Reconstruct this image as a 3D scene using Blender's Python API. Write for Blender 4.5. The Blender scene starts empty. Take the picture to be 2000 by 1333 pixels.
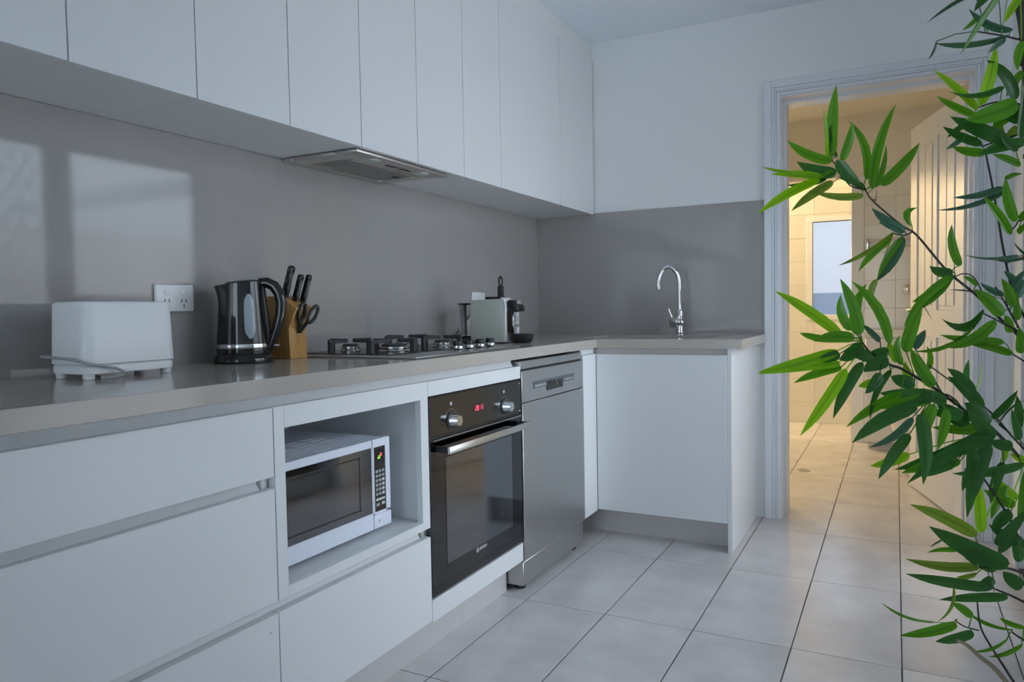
import bpy, bmesh, math, random
from mathutils import Matrix, Vector

# ------------------------------------------------------------------ camera, sky, exposure
scene = bpy.context.scene
COL = scene.collection
cam_data = bpy.data.cameras.new('camera')
cam = bpy.data.objects.new('camera', cam_data)
COL.objects.link(cam)
cam_data.sensor_fit = 'HORIZONTAL'
cam_data.sensor_width = 36.0
cam_data.lens = 1448.19 * 36.0 / 2000.0
cam_data.clip_start = 0.02
_R = Vector((.88791792, .45968339, -.01711558))
_U = Vector((-.00403743, .04499403, .9989791))
_F = Vector((-.45998419, .88694234, -.04180695))
cam.matrix_world = Matrix(((_R.x, _U.x, -_F.x, 1.7734), (_R.y, _U.y, -_F.y, 0.0), (_R.z, _U.z, -_F.z, 1.0369), (0, 0, 0, 1)))
scene.camera = cam

SKY_STRENGTH = 12.0
EXPOSURE = 0.0
world = bpy.data.worlds.new('overcast_sky')
scene.world = world
world.use_nodes = True
_bg = world.node_tree.nodes['Background']
_bg.inputs[0].default_value = (0.755, 0.868, 1.0, 1)
# overcast sky: three times as bright overhead as at the horizon
_nt = world.node_tree
_tc = _nt.nodes.new('ShaderNodeTexCoord'); _sx = _nt.nodes.new('ShaderNodeSeparateXYZ')
_mr = _nt.nodes.new('ShaderNodeMapRange')
_mr.inputs['To Min'].default_value = SKY_STRENGTH / 3; _mr.inputs['To Max'].default_value = SKY_STRENGTH
_nt.links.new(_tc.outputs['Generated'], _sx.inputs[0]); _nt.links.new(_sx.outputs[2], _mr.inputs['Value']); _nt.links.new(_mr.outputs[0], _bg.inputs[1])
scene.view_settings.view_transform = 'Standard'
scene.view_settings.look = 'None'
scene.view_settings.exposure = EXPOSURE
scene.view_settings.gamma = 1.0
scene.view_settings.use_curve_mapping = False
scene.cycles.max_bounces = 10
scene.cycles.diffuse_bounces = 6
scene.cycles.glossy_bounces = 5
scene.cycles.transmission_bounces = 6
scene.cycles.transparent_max_bounces = 8
scene.cycles.sample_clamp_indirect = 6.0
scene.cycles.use_denoising = True
scene.cycles.caustics_reflective = False
scene.cycles.caustics_refractive = False

def portal(name, loc, rot, sx, sy):
    l = bpy.data.lights.new(name, 'AREA')
    l.shape = 'RECTANGLE'; l.size = sx; l.size_y = sy
    l.cycles.is_portal = True
    o = bpy.data.objects.new(name, l); COL.objects.link(o)
    o.location = loc; o.rotation_euler = rot
H = math.pi / 2
portal('daylight_portal', (2.235, 2.42, 1.0), (0, H, 0), 2.02, 2.0)
portal('daylight_portal', (1.1, -3.215, 1.2), (H, 0, 0), 2.0, 2.2)

# ------------------------------------------------------------------ materials
MATS = {}
def mat(name, col, rough=0.5, metal=0.0, spec=0.5, emit=None, emit_s=0.0, coat=0.0, trans=0.0, alpha=1.0):
    m = bpy.data.materials.new(name); m.use_nodes = True
    b = m.node_tree.nodes['Principled BSDF']
    b.inputs['Base Color'].default_value = (*col, 1)
    b.inputs['Roughness'].default_value = rough
    b.inputs['Metallic'].default_value = metal
    b.inputs['Specular IOR Level'].default_value = spec
    b.inputs['Coat Weight'].default_value = coat
    b.inputs['Transmission Weight'].default_value = trans
    if emit:
        b.inputs['Emission Color'].default_value = (*emit, 1)
        b.inputs['Emission Strength'].default_value = emit_s
    MATS[name] = m
    return m
def noise_col(m, c1, c2, scale, detail=4, rough_noise=None, stretch=None, bump=0.0, contrast=(0.35, 0.65), coord='Object'):
    nt = m.node_tree; b = nt.nodes['Principled BSDF']
    tc = nt.nodes.new('ShaderNodeTexCoord'); mp = nt.nodes.new('ShaderNodeMapping')
    if stretch: mp.inputs['Scale'].default_value = stretch
    n = nt.nodes.new('ShaderNodeTexNoise'); n.inputs['Scale'].default_value = scale; n.inputs['Detail'].default_value = detail
    r = nt.nodes.new('ShaderNodeValToRGB')
    r.color_ramp.elements[0].position = contrast[0]; r.color_ramp.elements[1].position = contrast[1]
    r.color_ramp.elements[0].color = (*c1, 1); r.color_ramp.elements[1].color = (*c2, 1)
    nt.links.new(tc.outputs[coord], mp.inputs[0]); nt.links.new(mp.outputs[0], n.inputs['Vector'])
    nt.links.new(n.outputs['Fac'], r.inputs[0]); nt.links.new(r.outputs[0], b.inputs['Base Color'])
    if bump:
        bp = nt.nodes.new('ShaderNodeBump'); bp.inputs['Strength'].default_value = bump; bp.inputs['Distance'].default_value = 0.002
        nt.links.new(n.outputs['Fac'], bp.inputs['Height']); nt.links.new(bp.outputs[0], b.inputs['Normal'])
    return m
mat('laminate', (.735, .745, .755), .32, spec=.4)
mat('carcass', (.72, .73, .74), .45, spec=.3)
mat('paint_wall', (.78, .79, .79), .75, spec=.2)
mat('paint_ceiling', (.84, .89, .95), .85, spec=.1)
mat('paint_gloss', (.70, .72, .76), .24, spec=.5)
mat('paint_bath', (.74, .72, .67), .7, spec=.2)
noise_col(mat('stone', (.4, .4, .4), .13, spec=.5), (.43, .392, .35), (.46, .42, .378), 260, 2, coord='Object')
noise_col(mat('stone_splash', (.4, .4, .4), .055, spec=.5), (.345, .328, .322), (.37, .353, .347), 320, 2)
def tile_mat(name, c1, c2, rough):
    m = noise_col(mat(name, c1, rough, spec=.6), c1, c2, 5.5, 6, contrast=(.3, .7))
    nt = m.node_tree; b = nt.nodes['Principled BSDF']
    ramp = [n for n in nt.nodes if n.type == 'VALTORGB'][0]
    oi = nt.nodes.new('ShaderNodeObjectInfo'); mr = nt.nodes.new('ShaderNodeMapRange')
    mr.inputs['To Min'].default_value = .95; mr.inputs['To Max'].default_value = 1.05
    mx = nt.nodes.new('ShaderNodeMix'); mx.data_type = 'RGBA'; mx.blend_type = 'MULTIPLY'; mx.inputs[0].default_value = 1
    nt.links.new(oi.outputs['Random'], mr.inputs['Value']); nt.links.new(ramp.outputs[0], mx.inputs[6]); nt.links.new(mr.outputs[0], mx.inputs[7])
    nt.links.new(mx.outputs[2], b.inputs['Base Color'])
    # each tile its own patch of the pattern
    mp = [n for n in nt.nodes if n.type == 'MAPPING'][0]
    vm = nt.nodes.new('ShaderNodeVectorMath'); vm.operation = 'SCALE'; vm.inputs['Scale'].default_value = 40
    cb = nt.nodes.new('ShaderNodeCombineXYZ')
    nt.links.new(oi.outputs['Random'], cb.inputs[0]); nt.links.new(oi.outputs['Random'], cb.inputs[1])
    nt.links.new(cb.outputs[0], vm.inputs[0]); nt.links.new(vm.outputs[0], mp.inputs['Location'])
    return m
tile_mat('floor_tile', (.60, .565, .565), (.73, .695, .69), .22)
mat('stain', (.34, .31, .27), .6)
mat('grout', (.13, .12, .12), .9, spec=.1)
tile_mat('wall_tile', (.68, .67, .64), (.70, .69, .66), .18)
mat('grout_light', (.62, .58, .52), .9, spec=.1)
mat('kick', (.55, .53, .52), .42, spec=.4)
mat('steel', (.50, .50, .50), .30, metal=1.0)
noise_col(mat('brushed_steel', (.5, .5, .5), .34, metal=.92), (.46, .46, .455), (.52, .52, .515), 30, 3, stretch=(60, 1, 60))
mat('chrome', (.75, .76, .78), .08, metal=1.0)
mat('bright_steel', (.66, .65, .62), .26, metal=1.0)
mat('hood_steel', (.56, .53, .50), .34, metal=.85)
noise_col(mat('hood_mesh', (.3, .3, .28), .5, metal=.8), (.22, .22, .21), (.38, .38, .36), 700, 1)
mat('black_glass', (.105, .108, .118), .06, metal=1.0)
mat('window_glass', (.25, .265, .295), .07, metal=1.0)
mat('black_panel', (.115, .11, .10), .18, metal=1.0)
mat('dark_strip', (.10, .11, .12), .3)
mat('black_gloss', (.010, .010, .011), .10, spec=.6)
mat('black_plastic', (.016, .016, .017), .35)
mat('black_matt', (.02, .02, .02), .6)
mat('cast_iron', (.045, .045, .052), .5, spec=.5)
mat('enamel', (.03, .03, .033), .22)
mat('white_plastic', (.78, .79, .80), .33)
mat('white_appliance', (.74, .77, .86), .30)
mat('white_gloss', (.80, .80, .80), .15)
mat('grey_plastic', (.30, .31, .33), .4)
mat('cord_white', (.36, .36, .38), .45)
mat('gauge', (.30, .36, .42), .12, spec=.6)
mat('print_white', (.75, .76, .78), .5)
mat('print_grey', (.42, .44, .46), .5)
mat('print_pale', (.55, .58, .55), .5)
mat('red_digits', (.5, .02, .04), .4, emit=(1, .07, .16), emit_s=1.6)
mat('green_digits', (.2, .5, .02), .4, emit=(.35, .75, .05), emit_s=.5)
mat('orange_digits', (.5, .1, .02), .4, emit=(.9, .16, .06), emit_s=.5)
mat('sage', (.52, .55, .50), .28)
noise_col(mat('bamboo_wood', (.6, .4, .2), .42), (.46, .24, .065), (.58, .33, .11), 14, 5, stretch=(9, 9, 1.2))
mat('stem_dark', (.030, .022, .022), .6)
mat('stem_tan', (.30, .24, .16), .7)
noise_col(mat('trunk', (.06, .04, .03), .7), (.035, .024, .018), (.11, .075, .045), 30, 4, stretch=(1, 1, .25))
mat('soil', (.03, .022, .016), .95)
mat('pot', (.02, .02, .022), .45)
mat('frame_alu', (.72, .74, .78), .4, spec=.4)
mat('frame_grey', (.33, .37, .42), .4)
mat('screen_bar', (.30, .31, .34), .5)
noise_col(mat('render_wall', (.7, .6, .58), .9, spec=.1), (.66, .58, .57), (.74, .66, .64), 3, 5)
noise_col(mat('paving', (.5, .5, .5), .85, spec=.1), (.74, .74, .73), (.82, .82, .80), 4, 5)
mat('fence_blue', (.18, .24, .34), .7)
mat('porcelain', (.80, .79, .77), .10)
mat('lamp_warm', (.9, .8, .6), .5, emit=(1.0, .78, .48), emit_s=9.0)
mat('drain_dark', (.05, .05, .05), .4)

def glass_mat(name, tint, gloss_rough):
    m = bpy.data.materials.new(name); m.use_nodes = True; nt = m.node_tree; nt.nodes.clear()
    out = nt.nodes.new('ShaderNodeOutputMaterial'); mix = nt.nodes.new('ShaderNodeMixShader')
    tr = nt.nodes.new('ShaderNodeBsdfTransparent'); tr.inputs[0].default_value = (*tint, 1)
    gl = nt.nodes.new('ShaderNodeBsdfGlossy'); gl.inputs['Roughness'].default_value = gloss_rough
    fr = nt.nodes.new('ShaderNodeFresnel'); fr.inputs[0].default_value = 1.45
    nt.links.new(fr.outputs[0], mix.inputs[0]); nt.links.new(tr.outputs[0], mix.inputs[1]); nt.links.new(gl.outputs[0], mix.inputs[2])
    nt.links.new(mix.outputs[0], out.inputs[0]); MATS[name] = m
glass_mat('clear_glass', (.94, .96, .96), .02)
glass_mat('tank_plastic', (.93, .93, .93), .06)
def frosted():
    m = bpy.data.materials.new('frosted_glass'); m.use_nodes = True; nt = m.node_tree; nt.nodes.clear()
    out = nt.nodes.new('ShaderNodeOutputMaterial'); mix = nt.nodes.new('ShaderNodeMixShader'); mix.inputs[0].default_value = .75
    tl = nt.nodes.new('ShaderNodeBsdfTranslucent'); tl.inputs[0].default_value = (.34, .34, .35, 1)
    rf = nt.nodes.new('ShaderNodeBsdfRefraction'); rf.inputs['Roughness'].default_value = .25; rf.inputs['IOR'].default_value = 1.02; rf.inputs['Color'].default_value = (.53, .52, .52, 1)
    nt.links.new(tl.outputs[0], mix.inputs[1]); nt.links.new(rf.outputs[0], mix.inputs[2]); nt.links.new(mix.outputs[0], out.inputs[0])
    MATS['frosted_glass'] = m
frosted()
def leaf_mat(name, col, tcol, amount):
    m = mat(name, col, .30, spec=.45); nt = m.node_tree; b = nt.nodes['Principled BSDF']
    out = [n for n in nt.nodes if n.type == 'OUTPUT_MATERIAL'][0]
    oi = nt.nodes.new('ShaderNodeObjectInfo'); hs = nt.nodes.new('ShaderNodeHueSaturation'); mr = nt.nodes.new('ShaderNodeMapRange')
    mr.inputs['To Min'].default_value = .78; mr.inputs['To Max'].default_value = 1.25
    hs.inputs['Color'].default_value = (*col, 1)
    nt.links.new(oi.outputs['Random'], mr.inputs['Value']); nt.links.new(mr.outputs[0], hs.inputs['Value'])
    at_ = nt.nodes.new('ShaderNodeAttribute'); at_.attribute_name = 'rib'
    rp = nt.nodes.new('ShaderNodeMapRange'); rp.inputs['From Min'].default_value = .72; rp.inputs['From Max'].default_value = .9; rp.inputs['To Max'].default_value = .55
    mx = nt.nodes.new('ShaderNodeMix'); mx.data_type = 'RGBA'; mx.inputs[7].default_value = (.03, .06, .012, 1)
    nt.links.new(at_.outputs['Fac'], rp.inputs['Value']); nt.links.new(rp.outputs[0], mx.inputs[0]); nt.links.new(hs.outputs[0], mx.inputs[6]); nt.links.new(mx.outputs[2], b.inputs['Base Color'])
    tl = nt.nodes.new('ShaderNodeBsdfTranslucent'); tl.inputs[0].default_value = (*tcol, 1)
    mix = nt.nodes.new('ShaderNodeMixShader'); mix.inputs[0].default_value = amount
    nt.links.new(b.outputs[0], mix.inputs[1]); nt.links.new(tl.outputs[0], mix.inputs[2]); nt.links.new(mix.outputs[0], out.inputs[0])
leaf_mat('leaf_d', (.028, .12, .020), (.06, .30, .02), .24)
leaf_mat('leaf_m', (.085, .28, .010), (.17, .52, .012), .34)
leaf_mat('leaf_o', (.20, .32, .035), (.36, .55, .03), .34)
leaf_mat('leaf_y', (.23, .52, .008), (.45, .88, .01), .45)
leaf_mat('leaf_b', (.060, .16, .095), (.10, .28, .12), .2)

# ------------------------------------------------------------------ mesh helpers
WORLD = {}
XF = [Matrix.Identity(4)]
class at:
    def __init__(self, loc=(0, 0, 0), rz=0.0, extra=None):
        self.m = Matrix.Translation(loc) @ Matrix.Rotation(rz, 4, 'Z')
        if extra is not None: self.m = self.m @ extra
    def __enter__(self): XF.append(XF[-1] @ self.m)
    def __exit__(self, *a): XF.pop()

class MB:
    def __init__(self): self.v = []; self.f = []
    def add(self, vs, fs):
        o = len(self.v); self.v += [tuple(p) for p in vs]; self.f += [[i + o for i in q] for q in fs]; return self
    def _bm(self, bm):
        bm.verts.index_update()
        self.add([v.co[:] for v in bm.verts], [[v.index for v in q.verts] for q in bm.faces]); bm.free(); return self
    def box(self, x0, x1, y0, y1, z0, z1, b=0.0, seg=2):
        x0, x1 = sorted((x0, x1)); y0, y1 = sorted((y0, y1)); z0, z1 = sorted((z0, z1))
        vs = [(x0, y0, z0), (x1, y0, z0), (x1, y1, z0), (x0, y1, z0), (x0, y0, z1), (x1, y0, z1), (x1, y1, z1), (x0, y1, z1)]
        fs = [[0, 3, 2, 1], [4, 5, 6, 7], [0, 1, 5, 4], [1, 2, 6, 5], [2, 3, 7, 6], [3, 0, 4, 7]]
        if not b: return self.add(vs, fs)
        bm = bmesh.new(); bv = [bm.verts.new(p) for p in vs]
        for q in fs: bm.faces.new([bv[i] for i in q])
        bmesh.ops.bevel(bm, geom=bm.edges[:], offset=b, segments=seg, profile=.5, affect='EDGES')
        return self._bm(bm)
    def prism(self, poly, axis, a0, a1, b=0.0, seg=2):
        def p3(u, w, a): return {'X': (a, u, w), 'Y': (u, a, w), 'Z': (u, w, a)}[axis]
        n = len(poly)
        vs = [p3(u, w, a0) for u, w in poly] + [p3(u, w, a1) for u, w in poly]
        fs = [list(range(n))[::-1], list(range(n, 2 * n))] + [[i, (i + 1) % n, n + (i + 1) % n, n + i] for i in range(n)]
        bm = bmesh.new(); bv = [bm.verts.new(p) for p in vs]
        for q in fs: bm.faces.new([bv[i] for i in q])
        bmesh.ops.recalc_face_normals(bm, faces=bm.faces[:])
        if b: bmesh.ops.bevel(bm, geom=bm.edges[:], offset=b, segments=seg, profile=.5, affect='EDGES')
        return self._bm(bm)
    def lathe(self, prof, c=(0, 0, 0), n=24, axis='Z', sx=1.0, sy=1.0, caps=True):
        vs = []; fs = []
        for r, h in prof:
            for i in range(n):
                a = 2 * math.pi * i / n; u, w = r * math.cos(a) * sx, r * math.sin(a) * sy
                vs.append({'Z': (c[0] + u, c[1] + w, c[2] + h), 'X': (c[0] + h, c[1] + u, c[2] + w), 'Y': (c[0] + w, c[1] + h, c[2] + u)}[axis])
        for k in range(len(prof) - 1):
            for i in range(n):
                j = (i + 1) % n; fs.append([k * n + i, k * n + j, (k + 1) * n + j, (k + 1) * n + i])
        if caps:
            if prof[0][0] > 1e-5: fs.append(list(range(n))[::-1])
            if prof[-1][0] > 1e-5: fs.append([(len(prof) - 1) * n + i for i in range(n)])
        return self.add(vs, fs)
    def tube(self, pts, r, n=10, closed=False, flat=1.0):
        P = [Vector(p) for p in pts]; m = len(P)
        rs = r if isinstance(r, (list, tuple)) else [r] * m
        vs = []; fs = []; prev = None
        for i, p in enumerate(P):
            if closed: t = (P[(i + 1) % m] - P[i - 1])
            else: t = P[min(i + 1, m - 1)] - P[max(i - 1, 0)]
            t.normalize()
            if prev is None: a = t.orthogonal().normalized() if abs(t.z) > .95 else t.cross(Vector((0, 0, 1))).normalized()
            else: a = (prev - t * prev.dot(t)).normalized()
            prev = a; b = t.cross(a)
            for k in range(n):
                q = 2 * math.pi * k / n; vs.append(p + (a * math.cos(q) + b * math.sin(q) * flat) * rs[i])
        for i in range(m if closed else m - 1):
            i2 = (i + 1) % m
            for k in range(n):
                j = (k + 1) % n; fs.append([i * n + k, i * n + j, i2 * n + j, i2 * n + k])
        if not closed: fs += [list(range(n))[::-1], [(m - 1) * n + k for k in range(n)]]
        return self.add(vs, fs)
    def ball(self, c, r, n=16, s=(1, 1, 1)):
        prof = [(r * math.sin(math.pi * k / 10) * 1.0, -r * math.cos(math.pi * k / 10) * s[2]) for k in range(11)]
        prof[0] = (1e-6, prof[0][1]); prof[-1] = (1e-6, prof[-1][1])
        return self.lathe(prof, c, n, 'Z', s[0], s[1])
    def mesh(self, name, smooth=True):
        m = bpy.data.meshes.new(name); M = XF[-1]
        W = [M @ Vector(p) for p in self.v]
        lo = Vector([min(p[i] for p in W) for i in range(3)]); hi = Vector([max(p[i] for p in W) for i in range(3)])
        c = (lo + hi) / 2; c.z = lo.z
        m.from_pydata([(p - c)[:] for p in W], [], self.f)
        bm = bmesh.new(); bm.from_mesh(m)
        bmesh.ops.recalc_face_normals(bm, faces=bm.faces[:]) if smooth != 'raw' else None
        bm.to_mesh(m); bm.free()
        if smooth:
            for q in m.polygons: q.use_smooth = True
            m.set_sharp_from_angle(angle=math.radians(38))
        return m, c
    def build(self, name, material, parent=None, smooth=True, label=None):
        m, c = self.mesh(name, smooth)
        m.materials.append(MATS[material])
        return link(name, m, c, parent, label)

def link(name, mesh, c, parent=None, label=None):
    o = bpy.data.objects.new(name, mesh); COL.objects.link(o)
    o.location = c; WORLD[o] = Matrix.Translation(c)
    if parent is not None:
        o.parent = parent; o.matrix_parent_inverse = WORLD[parent].inverted()
    if label: o['label'] = label
    return o
def tag(o, label, cat, group=None):
    o['label'] = label; o['category'] = cat
    if group: o['group'] = group
    return o
def thing(name, label, cat, loc=(0, 0, 0), rz=0.0, group=None):
    o = bpy.data.objects.new(name, None); COL.objects.link(o)
    o.empty_display_size = .05
    M = XF[-1] @ Matrix.Translation(loc) @ Matrix.Rotation(rz, 4, 'Z')
    o.location = M.translation; o.rotation_euler = (0, 0, M.to_euler().z)
    WORLD[o] = Matrix.Translation(M.translation) @ Matrix.Rotation(M.to_euler().z, 4, 'Z')
    return tag(o, label, cat, group)
def struct(o, label=None):
    o['kind'] = 'structure'
    if label: o['label'] = label
    return o
def bx(name, material, parent, x0, x1, y0, y1, z0, z1, b=0.0, seg=2, label=None):
    return MB().box(x0, x1, y0, y1, z0, z1, b, seg).build(name, material, parent, label=label)
def text_mesh(name, txt, size, material, parent, M):
    cu = bpy.data.curves.new(name, 'FONT'); cu.body = txt; cu.size = size; cu.extrude = .0003; cu.align_x = 'LEFT'
    t = bpy.data.objects.new(name, cu); COL.objects.link(t)
    me = bpy.data.meshes.new_from_object(t); bpy.data.objects.remove(t); bpy.data.curves.remove(cu)
    mb = MB(); mb.add([(M @ v.co)[:] for v in me.vertices], [list(p.vertices) for p in me.polygons]); bpy.data.meshes.remove(me)
    return mb.build(name, material, parent, smooth=False)

# ------------------------------------------------------------------ room shell
YE = 3.757            # plane of the end wall
ZC = 2.438
XR = 2.2
fl = struct(bx('floor', 'grout', None, -.75, 2.7, -3.3, 7.1, -.06, -.002), 'dark grout bed under the grey floor tiles')
TX0, TXP, TY0, TYP = .6025, .2973, 2.335, .6195
full = None
g = .0017
def tile_piece(x0, x1, y0, y1):
    return MB().box(x0, x1, y0, y1, -.002, .0, .0008, 1)
for i in range(-2, 8):
    for j in range(-9, 8):
        x0, x1 = TX0 + i * TXP + g, TX0 + (i + 1) * TXP - g
        y0, y1 = TY0 + j * TYP + g, TY0 + (j + 1) * TYP - g
        lim = XR if y0 < YE - .1 else 2.62
        cx0, cx1 = max(x0, -.012), min(x1, lim); cy0, cy1 = max(y0, -3.2), min(y1, 6.97)
        if cx1 - cx0 < .02 or cy1 - cy0 < .02: continue
        if (cx0, cx1, cy0, cy1) == (x0, x1, y0, y1):
            c = Vector(((x0 + x1) / 2, (y0 + y1) / 2, -.002))
            if full is None:
                full, _ = tile_piece(x0, x1, y0, y1).mesh('floor_tile'); full.materials.append(MATS['floor_tile'])
            link('floor_tile', full, c, fl)
        else:
            tile_piece(cx0, cx1, cy0, cy1).build('floor_tile', 'floor_tile', fl)

for cx, cy, rx, ry, a in ((1.264, 4.93, .040, .055, .3), (1.49, 4.50, .006, .05, .5)):
    with at((cx, cy, .0001), a):
        MB().lathe([(1.0, 0), (1.0, .0003)], (0, 0, 0), 16, 'Z', rx, ry).build('stain', 'stain', fl, label='small grey mark on the tiles')
struct(bx('wall_left', 'paint_wall', None, -.14, -.012, -3.3, YE, 0, ZC))
struct(bx('ceiling', 'paint_ceiling', None, -.14, 2.34, -3.3, YE + .23, ZC, ZC + .1))
struct(bx('wall_bulkhead', 'paint_wall', None, -.012, .318, -3.2, YE, 2.3446, ZC), 'plain bulkhead above the wall cabinets')
# end wall around the bathroom doorway
XJ0, XJ1, ZH = 1.285, 2.068, 2.025
struct(MB().box(-.7, XJ0 - .02, YE, YE + .23, 0, ZC).box(XJ1 + .02, 2.7, YE, YE + .23, 0, ZC).box(XJ0 - .02, XJ1 + .02, YE, YE + .23, ZH + .02, ZC).build('wall_end', 'paint_wall'))
# right wall with the glazed door and the window
DR0, DR1 = 1.42, 3.42
struct(MB().box(XR, XR + .14, -3.3, DR0, 0, ZC).box(XR, XR + .14, DR0, DR1, 2.02, ZC).box(XR, XR + .14, DR1, YE, 0, ZC).build('wall_right', 'paint_wall'))
struct(MB().box(-.14, .1, -3.3, -3.2, 0, ZC).box(2.1, 2.34, -3.3, -3.2, 0, ZC).box(.1, 2.1, -3.3, -3.2, 2.3, ZC).box(.1, 2.1, -3.3, -3.2, 0, .1).build('wall_back', 'paint_wall'))

def window(name, x0, x1, y0, y1, z0, z1, n, pane, frame, fw=.045):
    # an opening in a plane; the thin axis is the one with the smaller extent
    thinx = (x1 - x0) < (y1 - y0)
    mb = MB()
    if thinx:
        mb.box(x0, x1, y0, y1, z0, z0 + fw, .004).box(x0, x1, y0, y1, z1 - fw, z1, .004)
        for k in range(n + 1):
            yc = y0 + (y1 - y0 - fw) * k / n
            mb.box(x0, x1, yc, yc + fw, z0 + fw, z1 - fw, .004)
    else:
        mb.box(x0, x1, y0, y1, z0, z0 + fw, .004).box(x0, x1, y0, y1, z1 - fw, z1, .004)
        for k in range(n + 1):
            xc = x0 + (x1 - x0 - fw) * k / n
            mb.box(xc, xc + fw, y0, y1, z0 + fw, z1 - fw, .004)
    w = struct(mb.build(name, frame))
    for k in range(n):
        if thinx:
            a = y0 + (y1 - y0 - fw) * k / n + fw; b = y0 + (y1 - y0 - fw) * (k + 1) / n; xm = (x0 + x1) / 2
            bx('pane', pane, w, xm - .003, xm + .003, a, b, z0 + fw, z1 - fw)
        else:
            a = x0 + (x1 - x0 - fw) * k / n + fw; b = x0 + (x1 - x0 - fw) * (k + 1) / n; ym = (y0 + y1) / 2
            bx('pane', pane, w, a, b, ym - .003, ym + .003, z0 + fw, z1 - fw)
    return w
window('window_2', .1, 2.1, -3.275, -3.225, .1, 2.3, 2, 'clear_glass', 'frame_alu')
def glazed_leaf(name, y0, y1, mid, label):
    f = MB().box(2.25, 2.30, y0, y0 + .07, 0, 2.02, .004).box(2.25, 2.30, y1 - .07, y1, 0, 2.02, .004)
    f.box(2.25, 2.30, y0 + .07, y1 - .07, 0, .09, .004).box(2.25, 2.30, y0 + .07, y1 - .07, 1.95, 2.02, .004)
    if mid: f.box(2.25, 2.30, y0 + .07, y1 - .07, mid, mid + .10, .004)
    w = struct(f.build(name, 'frame_grey'), label)
    for a, b in (((.09, mid), (mid + .10, 1.95)) if mid else ((.09, 1.95),)):
        bx('pane', 'clear_glass', w, 2.272, 2.278, y0 + .07, y1 - .07, a, b)
    return w
gd = glazed_leaf('door_2', DR0, 2.47, 0, 'glazed side door with a security screen')
glazed_leaf('window_1', 2.47, DR1, 1.06, 'full-height glazed side panel with a middle rail')
lat = MB()
for s in (-1, 1):
    for k in range(-16, 30):
        # diagonal bars of the security screen, clipped to the leaf
        y0, y1, z0, z1 = 1.50, 2.40, .10, 1.94
        pts = []
        c0 = y0 + k * .085
        for q in range(0, 61):
            z = z0 + (z1 - z0) * q / 60; y = c0 + s * (z - z0) * .62 + (0 if s > 0 else .0)
            if y0 <= y <= y1: pts.append((2.325, y, z))
        if len(pts) > 2: lat.tube([pts[0], pts[-1]], .0042, 5)
lat.build('security_screen', 'screen_bar', gd)

# doorway lining and architraves
dl = MB().box(XJ0 - .02, XJ0, YE, YE + .23, 0, ZH).box(XJ1, XJ1 + .02, YE, YE + .23, 0, ZH).box(XJ0 - .02, XJ1 + .02, YE, YE + .23, ZH, ZH + .02)
dl.box(XJ0, XJ0 + .012, YE + .09, YE + .19, 0, ZH).box(XJ1 - .012, XJ1, YE + .09, YE + .19, 0, ZH).box(XJ0 + .012, XJ1 - .012, YE + .09, YE + .19, ZH - .012, ZH)
struct(dl.build('trim_1', 'paint_gloss'), 'white gloss door lining with stop bead')
def architrave(name, side):
    # stepped moulding section across the width, swept along one side
    w = .072; steps = [(0, .034, .018), (.034, .048, .015), (.048, .056, .018), (.056, .072, .011)]
    mb = MB()
    for a, b, t in steps:
        if side == 'L': mb.box(XJ0 - .005 - w + a, XJ0 - .005 - w + b, YE - t, YE, 0, ZH + .005 + w - a, .002, 1)
        if side == 'R': mb.box(XJ1 + .005 + w - b, XJ1 + .005 + w - a, YE - t, YE, 0, ZH + .005 + w - a, .002, 1)
        if side == 'T': mb.box(XJ0 - .005 - w + b, XJ1 + .005 + w - b, YE - t, YE, ZH + .005 + w - b, ZH + .005 + w - a, .002, 1)
    return struct(mb.build(name, 'paint_gloss'), 'white moulded architrave %s of the bathroom doorway' % {'L': 'left', 'R': 'right', 'T': 'along the top'}[side])
architrave('trim_2', 'L'); architrave('trim_3', 'R'); architrave('trim_4', 'T')
struct(bx('baseboard_right', 'paint_gloss', None, XR - .012, XR, DR1, YE, 0, .07, .002, 1), 'low white skirting beside the glazed panel')

# bathroom beyond the doorway
YB = YE + .23; YF = 6.97; YN = 6.11
struct(bx('wall_bathroom_left', 'paint_bath', None, -.7, -.6, YB, 7.1, 0, ZC))
struct(bx('wall_bathroom_right', 'paint_bath', None, 2.62, 2.72, YB, 7.1, 0, ZC))
struct(bx('ceiling_bathroom', 'paint_bath', None, -.7, 2.72, YB, 7.1, ZC, ZC + .1))
wx0, wx1, wz0, wz1 = 1.075, 1.50, .905, 1.80
wf = struct(MB().box(-.6, wx0, YF, YF + .12, 0, ZC).box(wx1, 2.62, YF, YF + .12, 0, ZC).box(wx0, wx1, YF, YF + .12, 0, wz0).box(wx0, wx1, YF, YF + .12, wz1, ZC).build('wall_bathroom_far', 'paint_bath'))
wn = struct(MB().box(1.50, 2.62, YN, YF, 0, ZC).build('wall_bathroom_nib', 'paint_bath'), 'tiled nib wall beside the bathroom window')
struct(bx('wall_bathroom_lintel', 'paint_bath', None, -.6, 1.50, YN, YN + .12, 1.985, ZC), 'plain lintel over the window recess')
bx('corner_post', 'paint_gloss', wn, 1.474, 1.562, YN - .012, YN + .05, 0, 1.985, .003, 1)
bx('grout_bed', 'grout_light', wf, .3, wx0, YF - .006, YF, 0, 2.03)
bx('grout_bed', 'grout_light', wf, wx0, wx1, YF - .006, YF, 0, wz0)
bx('grout_bed', 'grout_light', wf, wx0, wx1, YF - .006, YF, wz1, 2.03)
bx('grout_bed', 'grout_light', wn, 1.562, 2.62, YN - .006, YN, 0, 2.03)
TZ = [-.018 + .2045 * k for k in range(0, 11)]
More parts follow.
